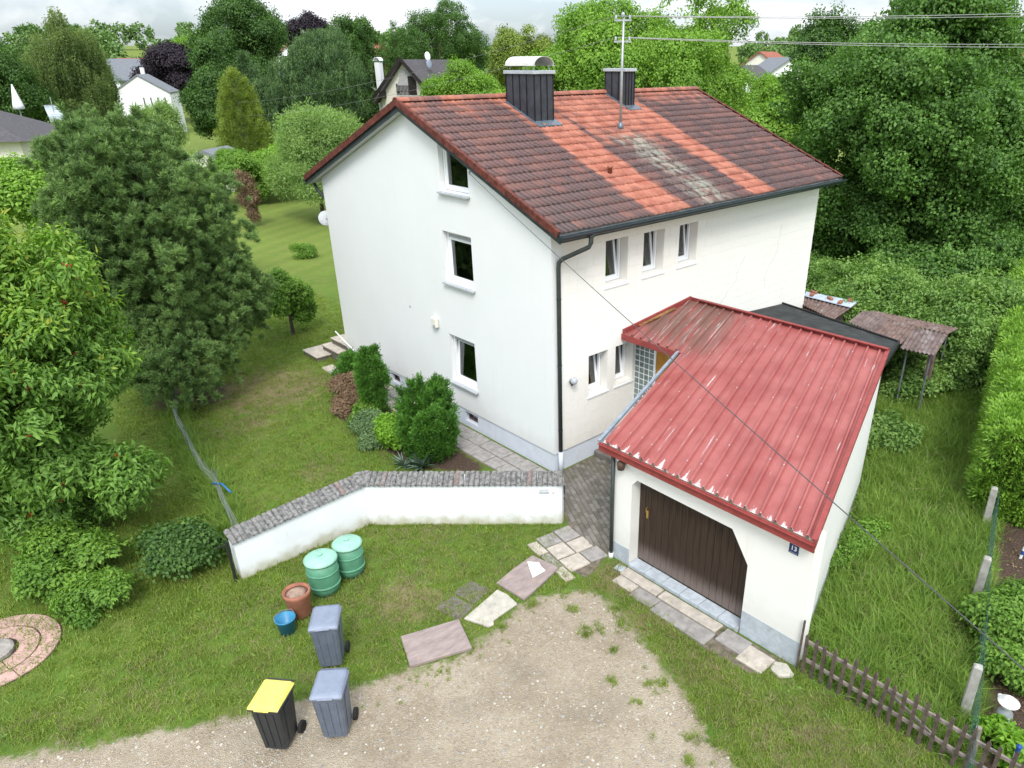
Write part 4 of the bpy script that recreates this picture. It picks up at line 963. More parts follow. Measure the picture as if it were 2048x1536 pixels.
def grid_slabs(o_, du, dv, cells, mats, parent, z=.03, name='paving_slab'):
    for k_, (a0, a1, b0, b1) in enumerate(cells):
        f = lambda a, b_: (o_[0]+du[0]*a+dv[0]*b_, o_[1]+du[1]*a+dv[1]*b_)
        flag([f(a0, b0), f(a1, b0), f(a1, b1), f(a0, b1)], mats[k_ % len(mats)], parent, z, name)
gu, gv2 = (math.cos(rad(-118)), math.sin(rad(-118))), (math.cos(rad(-208)), math.sin(rad(-208)))
# slabs follow the gate line: along the wall end towards the garage corner
o_ = (-1.36, -2.02); e1 = (-.17, -.985); e2 = (-.985, .17)
grid_slabs(o_, e1, e2, [(-.12, .36, -.02, .40), (-.10, .30, .42, .86), (.38, .82, -.04, .40), (.32, .80, .42, .86), (.84, 1.26, -.10, .34), (.82, 1.28, .36, .86), (-.02, .46, .88, 1.12), (.48, 1.0, .88, 1.10), (1.02, 1.50, .88, 1.12)],
           ['slab_grey', 'slab_grey', 'slab_beige', 'slab_beige', 'slab_grey', 'slab_beige', 'slab_beige', 'slab_grey', 'slab_beige'], GP)
HP = tag(put(bpy.data.objects.new('house_path', MB().slab([(-.02,.02),(-.02,10.4),(-.98,10.4),(-.98,1.1),(-.6,.1),(-.3,-.3)], -.04, .003).mesh('house_path', 'dirt'))), 'narrow path of old slabs along the foot of the gable', kind='structure')
y = .02; k_ = 0
while y < 10.2:
    grid_slabs((0, 0), (0, 1), (-1, 0), [(y, y+.49, .05, .50), (y+.2, y+.69, .515, .96)] if y > .5 else [(y, y+.49, .05, .5), (y+.2, y+.69, .515, .8)], [random.choice(['slab_grey', 'slab_beige', 'slab_grey'])], HP); y += .50
GA = tag(put(bpy.data.objects.new('garage_apron', MB().slab([(-1.46,-3.8),(-1.46,-7.4),(-2.1,-7.25),(-2.2,-6.2),(-1.98,-3.9)], -.04, .003).mesh('garage_apron', 'dirt'))), 'strip of worn concrete slabs before the garage door', kind='structure')
grid_slabs((-1.46, -3.85), (0, -1), (-1, 0), [(.0, .98, .03, .30), (1.0, 2.36, .03, .31), (.05, .55, .32, .58), (.57, 1.12, .32, .64), (1.14, 2.42, .33, .70), (2.45, 3.0, .04, .42), (2.98, 3.5, .10, .55)], ['slab_beige', 'slab_beige', 'slab_beige', 'slab_grey', 'slab_grey', 'slab_grey', 'slab_beige'], GA, .04)

def loose(name, poly, mat, label, cat, z0=.0, z1=.07, bev=.012):
    c = (sum(a for a, _ in poly)/len(poly), sum(b_ for _, b_ in poly)/len(poly))
    o = MB().slab([(a-c[0], b_-c[1]) for a, b_ in poly], 0, z1-z0).build(name, mat, None, bevel=bev); o.location = (*c, z0); return tag(o, label, cat)
loose('stone_slab', [(-2.65,-2.21),(-2.54,-2.90),(-3.10,-3.04),(-3.67,-3.15),(-3.75,-2.39),(-3.2,-2.28)], 'slab_purple', 'reddish brown stone slab with a white shard lying on it', 'stone slab')
loose('stone_shard', [(-2.90,-2.34),(-2.74,-2.52),(-2.80,-2.66),(-2.82,-2.81),(-3.15,-2.80)], 'white_stone', 'white broken stone shard lying on the reddish slab', 'stone shard', .071, .10, .006)
loose('stone_slab', [(-3.85,-2.55),(-3.80,-2.8),(-3.83,-3.14),(-4.45,-3.19),(-4.50,-3.28),(-4.62,-3.26),(-4.81,-2.77)], 'slab_pale', 'pale cream stone slab with chipped corners beside the gravel', 'stone slab', .0, .05)
loose('stone_slab', [(-4.05,-1.94),(-3.92,-2.44),(-4.42,-2.55),(-4.5,-2.0)], 'slab_dark', 'dark grey sunken slab in the grass behind the cream slab', 'stone slab', -.02, .018, .004)
loose('stone_slab', [(-4.55,-2.08),(-4.46,-2.6),(-4.88,-2.72),(-5.05,-2.12)], 'slab_dark', 'dark sunken slab overgrown with grass, beside the mauve slab', 'stone slab', -.02, .015, .004)
loose('stone_slab', [(-5.92,-2.39),(-4.90,-2.74),(-5.16,-3.50),(-6.19,-3.12)], 'slab_purple', 'large mauve stone slab with rusty stain on the gravel edge', 'stone slab', .0, .075)
loose('rubble_stone', [(-1.62,-7.36),(-1.52,-7.55),(-1.66,-7.78),(-1.86,-7.62),(-1.82,-7.40)], 'slab_pale', 'small pale rubble stone before the garage corner', 'stone', -.01, .09, .03)
loose('broken_tile', [(-1.52,-3.62),(-1.50,-3.82),(-1.68,-3.86),(-1.72,-3.64)], 'slab_blue', 'grey broken tile lying beside the garage downpipe', 'broken tile', .0, .03)
# ================================================================ fences
PF = thing('picket_fence', 'low weathered brown wooden picket fence from the garage corner', 'fence')
f0, f1 = Vector((-1.42, -7.80)), Vector((-1.47, -11.1)); npk = 21
pk = MB().add([(-.012,-.027,0),(.012,-.027,0),(.012,.027,0),(-.012,.027,0),(-.012,-.027,.82),(.012,-.027,.82),(.012,.027,.82),(-.012,.027,.82),(-.012,0,.87),(.012,0,.87)], [(3,2,1,0),(0,1,5,4),(2,3,7,6),(1,2,6,9,5),(3,0,4,8,7),(4,5,9,8),(6,7,8,9)]).mesh('picket', 'wood_weathered')
for i in range(npk):
    p_ = f0.lerp(f1, i/(npk-1)); inst('picket', pk, (p_.x-.035, p_.y, random.uniform(-.03, .02)), (random.uniform(-.035, .035), random.uniform(-.05, .03), random.uniform(-.08, .08)), PF, (1, 1, random.uniform(.95, 1.04)))
for z0 in (.28, .66): MB().bar((f0.x, f0.y+.05, z0), (f1.x, f1.y, z0-.02), .035, .055).build('rail', 'wood_rail', PF)
MB().bar((f0.x+.04, -9.0, .62), (f1.x+.04, -10.3, .12), .03, .045).build('brace', 'wood_rail', PF)
MB().bar((-1.47, -7.70, -.05), (-1.47, -7.70, 1.08), .03, .03).build('post', 'wood_weathered', PF)
MF = thing('mesh_fence', 'green wire mesh fence on leaning grey concrete posts', 'fence')
posts = [(-2.9, -10.75), (-.42, -10.04), (2.55, -9.13), (5.32, -8.34), (7.7, -7.72), (10.5, -6.9)]
cp = MB().add([(-.075,-.075,-.1),(.075,-.075,-.1),(.075,.075,-.1),(-.075,.075,-.1),(-.065,-.065,1.0),(.065,-.065,1.0),(.065,.065,1.0),(-.065,.065,1.0),(-.03,-.03,1.03),(.03,-.03,1.03),(.03,.03,1.03),(-.03,.03,1.03)], [(3,2,1,0),(0,1,5,4),(1,2,6,5),(2,3,7,6),(3,0,4,7),(4,5,9,8),(5,6,10,9),(6,7,11,10),(7,4,8,11),(8,9,10,11)]).mesh('concrete_post', 'post_concrete', bevel=.008)
for x, y in posts: inst('concrete_post', cp, (x, y, 0), (random.uniform(-.03, .03), random.uniform(-.04, .04), rad(17)), MF)
wm = MB()
for (a, b_), (c, d) in zip(posts, posts[1:]):
    ln = math.hypot(c-a, d-b_); off = Vector((d-b_, a-c)).normalized()*.09
    for z0 in (.08, .24, .40, .56, .72, .88): wm.tube([(a+off.x, b_+off.y, z0), ((a+c)/2+off.x, (b_+d)/2+off.y, z0-.02), (c+off.x, d+off.y, z0)], .0035, 4, False)
    for i in range(int(ln/.12)):
        t = i*.12/ln; x, y = a+(c-a)*t+off.x, b_+(d-b_)*t+off.y; wm.tube([(x, y, .06), (x, y, .90)], .0025, 3, False)
wm.build('wire_mesh', 'mesh_green', MF)
st_ = MB().tube([(-1.22, -10.45, -.1), (-1.16, -10.40, .62)], .045, 8).build('fence_stake', 'wood_rail'); tag(st_, 'short pale wooden stake at the end of the picket fence', 'stake')
LF = thing('sagging_fence', 'old sagging grey wire fence running from wall end to pine', 'fence')
lp_ = [(-7.0, 1.75), (-6.75, 3.3), (-6.5, 4.7), (-6.45, 5.9), (-6.2, 7.6), (-5.95, 9.4), (-5.5, 10.6)]
for x, y in lp_[::2]: MB().tube([(x, y, -.05), (x+random.uniform(-.06, .06), y, .78)], .018, 6).build('post', 'steel_post', LF)
wm = MB()
for (a, b_), (c, d) in zip(lp_, lp_[1:]):
    for z0 in (.05, .18, .31, .44, .57, .70): wm.tube([(a, b_, z0*.95), ((a+c)/2+random.uniform(-.06, .06), (b_+d)/2, z0*.85), (c, d, z0*.95)], .003, 4, False)
    n_ = 14
    for i in range(n_):
        t = i/n_; x, y = a+(c-a)*t, b_+(d-b_)*t; wm.tube([(x, y, .02), (x+.03, y, .66)], .0025, 3, False)
wm.build('wire_mesh', 'mesh_grey', LF)
gp = MB().tube([(-7.42, 1.30, -.05), (-7.42, 1.30, .95)], .03, 8).build('gate_post', 'rubber'); tag(gp, 'thin black metal post with a short arm at the wall end', 'post')
MB().bar((-7.42, 1.30, .88), (-7.62, 1.36, .88), .02).build('arm', 'rubber', gp)
hs_ = MB().tube([(-6.62, 4.5, .55), (-6.5, 4.2, .62), (-6.45, 3.85, .52)], .022, 6).build('hose_piece', 'hose_blue', smooth=True); tag(hs_, 'short bright blue hose piece caught on the sagging wire fence', 'hose')

# ================================================================ sheds behind the garage
SH = thing('shed', 'low shed with black bitumen roof behind the garage', 'shed')
poly = [(5.16,-.03),(9.85,-.06),(8.75,-4.35),(5.16,-5.35)]
bz = lambda x: 2.72-.085*(x-5.1)
MB().prism(poly, lambda a, b_: (a, b_, bz(a)), lambda a, b_: (a, b_, bz(a)-.12)).build('roof', 'bitumen', SH)
for (a, b_), (c, d) in zip(poly[1:], poly[2:]): MB().bar((a, b_, bz(a)-.02), (c, d, bz(c)-.02), .05, .14).build('roof_edge', 'rubber', SH)
MB().slab([(5.2,-.08),(9.6,-.1),(8.55,-4.15),(5.2,-5.1)], -.05, 2.05).build('wall', 'wood_weathered', SH)
def corr(pts, nw, amp, name, mat, parent, lab=None):
    """corrugated sheet over a quad p00 p10 p11 p01, waves across p00-p10"""
    a, b_, c, d = [Vector(p_) for p_ in pts]; n = nw*6; V_, F_ = [], []
    for i in range(n+1):
        t = i/n; h = amp*math.sin(t*nw*2*math.pi); p_ = a.lerp(b_, t); q_ = d.lerp(c, t); V_ += [(p_.x, p_.y, p_.z+h), (q_.x, q_.y, q_.z+h)]
    for i in range(n): F_.append((2*i, 2*i+2, 2*i+3, 2*i+1))
    m = MB(); m.v = V_; m.f = F_; o = m.build(name, mat, parent, recalc=False); o.modifiers.new('thick', 'SOLIDIFY').thickness = .012; return o
CPT = thing('carport', 'low rusty corrugated shelter on thin steel posts by the brambles', 'shelter')
corr([(9.70,-4.05,1.92),(9.82,-4.98,1.92),(11.35,-4.70,2.12),(11.2,-3.75,2.12)], 8, .022, 'roof_sheet', 'sheet_rust', CPT)
corr([(9.95,-3.0,2.02),(9.82,-4.02,2.02),(11.25,-3.8,2.16),(11.3,-2.9,2.16)], 8, .022, 'roof_sheet', 'rust', CPT)
corr([(10.35,-2.1,2.08),(10.0,-3.05,2.08),(11.3,-2.95,2.18),(11.5,-2.0,2.18)], 8, .022, 'roof_sheet', 'sheet_rust', CPT)
corr([(11.1,-2.0,2.14),(11.28,-4.72,2.14),(12.5,-4.6,1.98),(12.3,-2.0,1.98)], 20, .022, 'roof_sheet', 'rust', CPT)
for x, y in ((10.0, -4.15), (10.05, -4.8), (12.2, -4.4), (12.0, -2.3), (10.6, -2.3)): MB().tube([(x, y, -.05), (x, y, 1.95)], .028, 8).build('post', 'steel_post', CPT)
MB().bar((10.9, -4.55, 0), (10.9, -4.55, 1.9), .16, .16).build('post', 'rust', CPT)
SD = thing('tin_shed', 'rusty lean-to behind the house corner, roof weighted with bricks', 'shed')
corr([(10.55,-1.5,1.95),(11.3,.05,1.95),(12.2,.55,2.05),(12.4,-1.35,2.05)], 12, .018, 'roof_sheet', 'rust', SD)
MB().slab([(10.8,-1.3),(11.4,.05),(12.1,.4),(12.25,-1.2)], -.05, 1.85).build('wall', 'wood_weathered', SD)
tp = MB().prism([(11.75,-1.45),(11.85,.3),(12.35,.5),(12.5,-1.3)], lambda a, b_: (a, b_, 2.10), lambda a, b_: (a, b_, 2.075)).build('roof_cover', 'tarp', SD)
for x, y, r_ in ((12.0, .1, .3), (12.05, -.55, 1.0), (12.35, -1.1, .5), (11.9, -1.0, .2), (12.3, .2, 1.3)):
    bk = MB().box((-.12, -.06, 0), (.12, .06, .08)).build('brick', 'terracotta', None, bevel=.008); bk.location = (x, y, 2.102); bk.rotation_euler = (0, 0, r_); tag(bk, 'rust red brick weighing down the pale cover of the lean-to roof', 'brick', 'bricks weighing down the lean-to roof')

# ================================================================ mast and wires
mb = Vector((5.59, 3.23, roofz(3.23)+.02))
MS = thing('roof_mast', 'grey steel power mast standing on the tiled roof', 'mast', tuple(mb))
MB().tube([(0, 0, -.1), (0, 0, 1.3), (.02, -.01, 2.78)], [.038, .036, .03], 10).build('pole', 'mast_metal', MS, smooth=True)
MB().lathe([(.10, -.02), (.075, .06), (.05, .16)], 12).build('flashing_collar', 'flashing', MS, smooth=True)
MB().lathe([(.05, 2.74), (.055, 2.80), (.02, 2.85)], 10).build('mast_cap', 'mast_metal', MS)
WIREEND = {}
for h in (2.66, 2.16):
    MB().bar((-.16, .16, h), (.16, -.16, h), .035, .045).build('crossarm', 'mast_metal', MS)
    for s in (-1, 1): MB().lathe([(.025, 0), (.035, .03), (.022, .05), (.03, .07), (.012, .10)], 8, (s*.13, -s*.13, h+.02)).build('insulator', 'cap_grey', MS, smooth=True)
def wire(a, b_, sag, r, mat, label, n=24, cat='wire'):
    a, b_ = Vector(a), Vector(b_); pts = [a.lerp(b_, t/n)-Vector((0, 0, sag*4*(t/n)*(1-t/n))) for t in range(n+1)]
    o = MB().tube(pts, r, 6).build('overhead_wire', mat, None, smooth=True); return tag(o, label, cat)
e1, e2 = Vector((22.0, -6.4, 10.75)), Vector((21.6, -6.6, 9.75))
for k_, s in enumerate((-1, 1)):
    wire(mb+Vector((s*.13, -s*.13, 2.76)), e1+Vector((s*.1, -s*.12, s*.06)), .12, .009, 'wire_light', 'thin power wire from the top crossarm of the roof mast, one of a pair')['group'] = 'power wires at the roof mast'
    wire(mb+Vector((s*.13, -s*.13, 2.26)), e2+Vector((s*.1, -s*.12, s*.06)), .12, .009, 'wire_light', 'thin power wire from the lower crossarm of the roof mast, one of a pair')['group'] = 'power wires at the roof mast'
wire(mb+Vector((-.13, .13, 2.76)), (9, 40, 7.0), .4, .005, 'wire', 'thin grey wire from mast top down behind the larger chimney')
wire(mb+Vector((-.13, .13, 2.26)), (9.2, 40, 6.2), .4, .005, 'wire', 'thin grey wire from the lower crossarm down behind the chimneys')
ca, cb_ = Vector((-.14, 2.62, 6.97)), Vector((-5.24, -11.13, 5.20))
wire(ca, ca+(cb_-ca)*1.25, .10, .006, 'cable_black', 'long dark telephone cable from gable hook over the garage roof', 30, 'cable')

# ================================================================ yard: bins, pots, round paving, garden ornaments
def wheelie(loc, rz, body, lid, label, rot_lid=0):
    t = thing('wheeled_bin', label, 'bin', loc, rz, 'rubbish bins by the yard')
    m = MB(); a, b_ = .22, .25
    m.add([(-a*.8,-b_*.8,.06),(a*.8,-b_*.8,.06),(a*.8,b_*.8,.06),(-a*.8,b_*.8,.06),(-a,-b_,.92),(a,-b_,.92),(a,b_,.92),(-a,b_,.92)], [(3,2,1,0),(0,1,5,4),(1,2,6,5),(2,3,7,6),(3,0,4,7),(4,5,6,7)]); m.build('body', body, t, bevel=.03)
    MB().box((-.24, -.27, .90), (.24, .27, .94)).build('rim', body, t, bevel=.012)
    for s in (-.12, 0, .12): MB().bar((s*.85, -.212, .14), (s, -.252, .84), .03, .012, (0, 1, 0)).build('rib', body, t)
    for s in (-1, 1): MB().bar((s*.188, 0, .14), (s*.222, 0, .84), .16, .012, (1, 0, 0)).build('side_panel', body, t, bevel=.004); MB().tube([(s*.17, .27, .95), (s*.10, .27, .95)], .025, 8).build('hinge', body, t)
    MB().box((-.11, -.305, .95), (.11, -.275, .97)).build('lid_grip', lid, t, bevel=.006)
    m = MB(); m.add([(-.25,-.29,.942),(.25,-.29,.942),(.25,.29,.942),(-.25,.29,.942),(-.20,-.22,1.0),(.20,-.22,1.0),(.20,.24,1.03),(-.20,.24,1.03)], [(3,2,1,0),(0,1,5,4),(1,2,6,5),(2,3,7,6),(3,0,4,7),(4,5,6,7)]); m.build('lid', lid, t, bevel=.02)
    MB().tube([(-.2, .31, .96), (.2, .31, .96)], .016, 8).build('handle', body, t)
    for s in (-1, 1): MB().tube([(s*.20, .22, .10), (s*.25, .22, .10)], .10, 14).build('wheel', 'rubber', t)
    return t
wheelie((-8.40, -3.05, 0), rad(-50), 'bin_black', 'lid_yellow', 'black wheeled bin with a pale yellow lid')
wheelie((-7.68, -3.45, 0), rad(-40), 'bin_grey', 'lid_grey', 'dark grey wheeled bin standing beside the yellow lidded bin')
wheelie((-7.05, -2.05, 0), rad(-35), 'bin_grey', 'lid_grey', 'dark grey wheeled bin nearest the blue bucket')
def barrel(loc, label, r=.30, h=.82):
    t = thing('rain_barrel', label, 'barrel', loc, 0, 'green barrels by the garden wall')
    MB().lathe([(r*.82, 0), (r*.95, h*.2), (r, h*.55), (r*.97, h*.9)], 22).build('body', 'barrel_green', t, smooth=True)
    for z0 in (.25, .6): MB().lathe([(r*1.0, z0*h), (r*1.035, z0*h+.015), (r*1.035, z0*h+.03), (r*1.0, z0*h+.045)], 22).build('hoop', 'barrel_green', t, smooth=True)
    MB().lathe([(r*1.04, h*.9), (r*1.06, h*.94), (r*.9, h*.99), (.05, h*1.03)], 22).build('lid', 'barrel_lid', t, smooth=True)
    MB().lathe([(.04, h*1.02), (.05, h*1.07), (.02, h*1.08)], 10).build('lid_knob', 'barrel_lid', t)
barrel((-6.25, -.20, 0), 'dark green barrel with mint lid beside the clay planter'); barrel((-5.62, -.05, 0), 'dark green barrel with mint lid nearest the bend of the garden wall', .28, .78)
t = thing('clay_planter', 'tall reddish clay planter filled with pale soil by the green barrels', 'planter', (-6.92, -.52, 0))
MB().lathe([(.17, 0), (.20, .05), (.22, .45), (.25, .50), (.25, .56), (.215, .56), (.20, .50)], 20).build('pot', 'terracotta', t, smooth=True); MB().lathe([(.205, .515), (.10, .535), (.01, .545)], 20).build('soil', 'pot_soil', t, smooth=True)
t = thing('bucket', 'bright blue plastic bucket on the grass before the clay planter', 'bucket', (-7.30, -.80, 0))
MB().lathe([(.13, 0), (.17, .30), (.185, .31), (.185, .335), (.165, .335), (.125, .03)], 20).build('body', 'bucket_blue', t, smooth=True)
MB().tube([(-.18, 0, .32), (-.17, .08, .38), (0, .15, .40), (.17, .08, .38), (.18, 0, .32)], .006, 6).build('handle', 'wire', t)
RP = tag(put(bpy.data.objects.new('round_paving', MB().slab([(-11.25+1.02*math.cos(a*.2618), 2.25+1.02*math.sin(a*.2618)) for a in range(24)], -.04, .006).mesh('round_paving', 'bark_mulch'))), 'round patch of pink stone slabs set in the grass', kind='structure')
for ring_, (r0, r1, n_) in enumerate(((.36, .68, 9), (.69, 1.0, 14))):
    for i in range(n_):
        a0, a1 = 6.283*i/n_, 6.283*(i+1)/n_; q_ = [(-11.25+r*math.cos(a), 2.25+r*math.sin(a)) for r, a in ((r0, a0), (r1, a0), (r1, (a0+a1)/2), (r1, a1), (r0, a1), (r0, (a0+a1)/2))]
        o = MB().slab(inset(q_, .006), -.02, .03+random.uniform(-.004, .004)).build('paving_stone', 'pink_stone', RP, bevel=.006)
t = thing('parasol_base', 'round grey concrete parasol base on the pink paving', 'parasol base', (-11.25, 2.25, 0))
MB().lathe([(.30, 0), (.30, .07), (.26, .10), (.05, .13)], 24).build('foot', 'concrete_old', t, smooth=False); MB().tube([(0, 0, .12), (0, 0, .45)], .028, 10).build('tube', 'mast_metal', t)
def striped(loc, h, r, tilt, label):
    t = thing('striped_pole', label, 'pole', loc); t.rotation_euler = tilt; n_ = int(h/.10); dz = h/n_
    for i in range(n_): MB().tube([(0, 0, i*dz), (0, 0, (i+.997)*dz)], r, 10).build('stripe', 'stripe_blue' if i % 2 else 'stripe_white', t)
    MB().lathe([(r*1.3, h), (r*1.4, h+.03), (r*.5, h+.06)], 10).build('pole_top', 'stripe_blue', t)
striped((-1.12, -10.92, 0), .62, .030, (0, 0, 0), 'short blue and white striped pole below the hatted figure')
striped((4.62, -9.28, 0), 1.3, .028, (.05, .10, 0), 'tall blue and white striped pole carrying a small grey sign')
t = thing('garden_sign', 'small grey sign plate with white marks on the striped pole', 'sign', (4.40, -9.36, 1.02), rad(-45))
MB().box((-.16, -.008, -.11), (.16, .008, .11)).build('plate', 'slab_grey', t, bevel=.004)
for i in range(5):
    for j in range(2): MB().box((-.12+i*.05, -.014, .03-j*.08), (-.12+i*.05+random.uniform(.02, .035), -.009, .065-j*.08)).build('mark', 'sign_white', t)
t = thing('garden_figure', 'small grey garden figure wearing a wide white hat', 'garden figure', (-.22, -10.52, .0), rad(30))
MB().lathe([(.08, 0), (.10, .04), (.095, .12), (.12, .22), (.11, .30), (.07, .36), (.045, .38)], 16).build('body', 'figure_grey', t, smooth=True)
MB().lathe([(.03, .36), (.075, .41), (.08, .46), (.05, .52), (.01, .54)], 14).build('head', 'figure_white', t, smooth=True)
m = MB().lathe([(.06, .485), (.15, .50), (.155, .515), (.085, .525), (.08, .575), (.05, .60), (.005, .605)], 20); m.build('hat', 'figure_white', t, smooth=True)
for s in (-1, 1): MB().tube([(s*.10, 0, .30), (s*.15, -.05, .24), (s*.10, -.11, .22)], [.03, .028, .02], 8).build('arm', 'figure_grey', t, smooth=True)
MB().lathe([(.0, 0), (.035, .02), (.04, .05), (.0, .08)], 10, (.14, .08, .44)).build('bird', 'figure_white', t, smooth=True)

# ================================================================ planting
def lobes_crown(c, rad3, nl, n, inner=0.12, lo=-0.85, lr=None, top=1.0, small=(.13, .24), feather=.14, flat=.62):
    """points and normals on clumps that sit on larger boughs filling an ellipsoid: uneven outline, gaps between clumps"""
    c = np.array(c, float); rad3 = np.array(rad3, float); k1 = max(7, int(nl*.42)); d = unit(k1*4); d = d[d[:, 2] > lo][:k1]; k1 = len(d)
    C1 = d*RNG.uniform(.38, .68, (k1, 1)); R1 = RNG.uniform(.26, .40, k1); m = 8
    d2_ = unit(k1*m)+np.repeat(d, m, 0)*.75+np.array([0, 0, .15]); d2_ /= np.linalg.norm(d2_, axis=1, keepdims=True)
    C2 = np.repeat(C1, m, 0)+d2_*np.repeat(R1, m)[:, None]*RNG.uniform(.75, 1.2, (k1*m, 1)); R2 = RNG.uniform(*small, k1*m); FL = np.array([1, 1, flat])
    n1_ = int(n*.22); n2__ = n-n1_
    pick = RNG.choice(len(R2), n2__*3, p=R2**2/np.sum(R2**2)); u_ = unit(n2__*3); u_[:, 2] = np.where(RNG.random(len(u_)) < .35, np.abs(u_[:, 2]), u_[:, 2])
    p_ = C2[pick]+u_*FL*R2[pick][:, None]*RNG.uniform(.75, 1.06, (n2__*3, 1))
    fe = RNG.random(len(p_)) < feather; p_[fe] *= RNG.uniform(1.02, 1.14, (fe.sum(), 1))
    keep = np.ones(len(p_), bool)
    for s in range(0, len(p_), 4000):
        q_ = p_[s:s+4000]; ds = np.linalg.norm((q_[:, None, :]-C2[None])/FL, axis=2)/R2[None]; ds[np.arange(len(q_)), pick[s:s+4000]] = 9
        keep[s:s+4000] = (ds.min(1) > .8) | (RNG.random(len(q_)) < inner)
    keep &= (np.linalg.norm(p_, axis=1) < 1.16) & (p_[:, 2] > -1.0)
    p_, u_ = p_[keep][:n2__], u_[keep][:n2__]
    pk1 = RNG.integers(0, k1, n1_); u1 = unit(n1_); q1 = C1[pk1]+u1*R1[pk1][:, None]*.85; ok = np.linalg.norm(q1, axis=1) < .95
    p_ = np.concatenate([p_, q1[ok]]); u_ = np.concatenate([u_, u1[ok]])
    nr = u_ + p_*0.4 + np.array([0, 0, .40])
    return c+p_*rad3, nr, c+C1*rad3
def trunk(parent, base, ztop, r, limbs, mat='bark', lean=(0, 0)):
    z0 = base[2] if len(base) > 2 else 0
    pts = [(base[0]+lean[0]*t, base[1]+lean[1]*t, z0-.1+(ztop-z0)*t) for t in (0, .06, .3, .6, 1)]
    m = MB().tube(pts, [r*1.35, r, r*.8, r*.6, r*.2], 8)
    tr = m.build('trunk', mat, parent, smooth=True)
    if len(limbs):
        for q_ in limbs:
            t = random.uniform(.25, .7); s = Vector(pts[0]).lerp(Vector(pts[-1]), t); e_ = Vector(q_); mid = s.lerp(e_, .5)+Vector((0, 0, .1*(e_-s).length))
            MB().tube([s, mid, e_], [r*.35, r*.22, r*.06], 5).build('limb', mat, tr, smooth=True)
    return tr
def tree(name, label, xy, zt, zb, r, protos, n, scl=(.8, 1.25), nl=26, cat='tree', group=None, tr=.22, mat='bark', ry=None, lr=(.30, .46), nlimb=7, z0=0, lo=-.85, down=False):
    t = thing(name, label, cat, (0, 0, 0), 0, group); c = (xy[0], xy[1], (zt+zb)/2)
    p_, nr, lc = lobes_crown(c, (r, ry or r, (zt-zb)/2), nl, n, lr=lr, lo=lo)
    sel = [tuple(q_) for q_ in lc[RNG.permutation(len(lc))[:nlimb]]]
    trunk(t, (xy[0], xy[1], z0), zt-(zt-zb)*.25, tr, sel, mat)
    if down: nr = np.tile([0, 0, 1.0], (len(p_), 1))+nr*.15
    scatter('crown', p_, nr, RNG.uniform(*scl, len(p_)), protos, t); return t
def cone(name, label, xy, zt, zb, r, protos, n, scl=(.8, 1.2), cat='tree', group=None, tr=.18, z0=0, power=.85, tilt=-.35, wob=.18):
    t = thing(name, label, cat, (0, 0, 0), 0, group); h = RNG.random(n)**.75; a = RNG.random(n)*6.283
    wh = 1+wob*np.sin(a*5+np.floor((1-h)*14)*2.1)+RNG.normal(0, .07, n)
    R_ = r*(h**power)*wh*np.sqrt(RNG.uniform(.35, 1, n)); z = zt-(zt-zb)*h-.12*R_
    p_ = np.stack([xy[0]+np.cos(a)*R_, xy[1]+np.sin(a)*R_, z], 1); nr = np.stack([np.cos(a), np.sin(a), np.full(n, tilt)+h*0+RNG.normal(0, .2, n)], 1)
    nr[h < .06] = [0, 0, 1]
    trunk(t, (xy[0], xy[1], z0), zt-.3, tr, []); scatter('crown', p_, nr, RNG.uniform(*scl, n), protos, t); return t
# spray prototypes
S_lin = spray('leaf_linden', 46, .46, .13, .105, droop=.5); S_bri = spray('leaf_bright', 44, .48, .15, .10, droop=.35)
S_dark = spray('leaf_dark', 46, .55, .16, .12); S_far = spray('far_leaf', 40, .9, .32, .22)
S_che = spray('leaf_cherry', 32, .24, .135, .052, droop=.6, flat=.7, k=4); S_chy = spray('leaf_chyoung', 30, .24, .13, .05, droop=.45, flat=.8, young=True, k=4); S_bush = spray('leaf_bush', 40, .20, .075, .045, droop=.2)
S_wil = spray('leaf_willow', 60, .48, .17, .045, droop=-.15, flat=1.0); S_pur = spray('leaf_purple', 44, .6, .17, .13)
S_bra = spray('leaf_bramble', 44, .26, .10, .068, droop=.3); S_lime = spray('leaf_lime', 30, .13, .075, .055, droop=.3)
S_rust = spray('leaf_rust', 44, .18, .055, .03); S_blue = spray('leaf_blue', 40, .17, .06, .032)
S_weed = spray('leaf_bush', 16, .09, .06, .04, droop=.3, flat=.3); S_yel = spray('leaf_golden', 44, .55, .16, .11)
T_pine = needle_tuft('leaf_pine', 80, .10, .012); F_yew = fan('leaf_yew', 40, .16, .065, .020); F_thu = fan('leaf_thuja', 44, .17, .07, .022)
F_con = fan('leaf_cedar', 50, .85, .26, .06, droop=.5); F_gold = fan('leaf_golden', 50, .55, .16, .04); F_spr = fan('leaf_dark', 50, .8, .22, .05, droop=.5)
H_lin = hang('leaf_linden', 60, .95, .14, .105); H_bir = hang('leaf_birch', 90, 2.0, .13, .07); H_ced = hang('leaf_cedar', 90, 1.3, .17, .06)
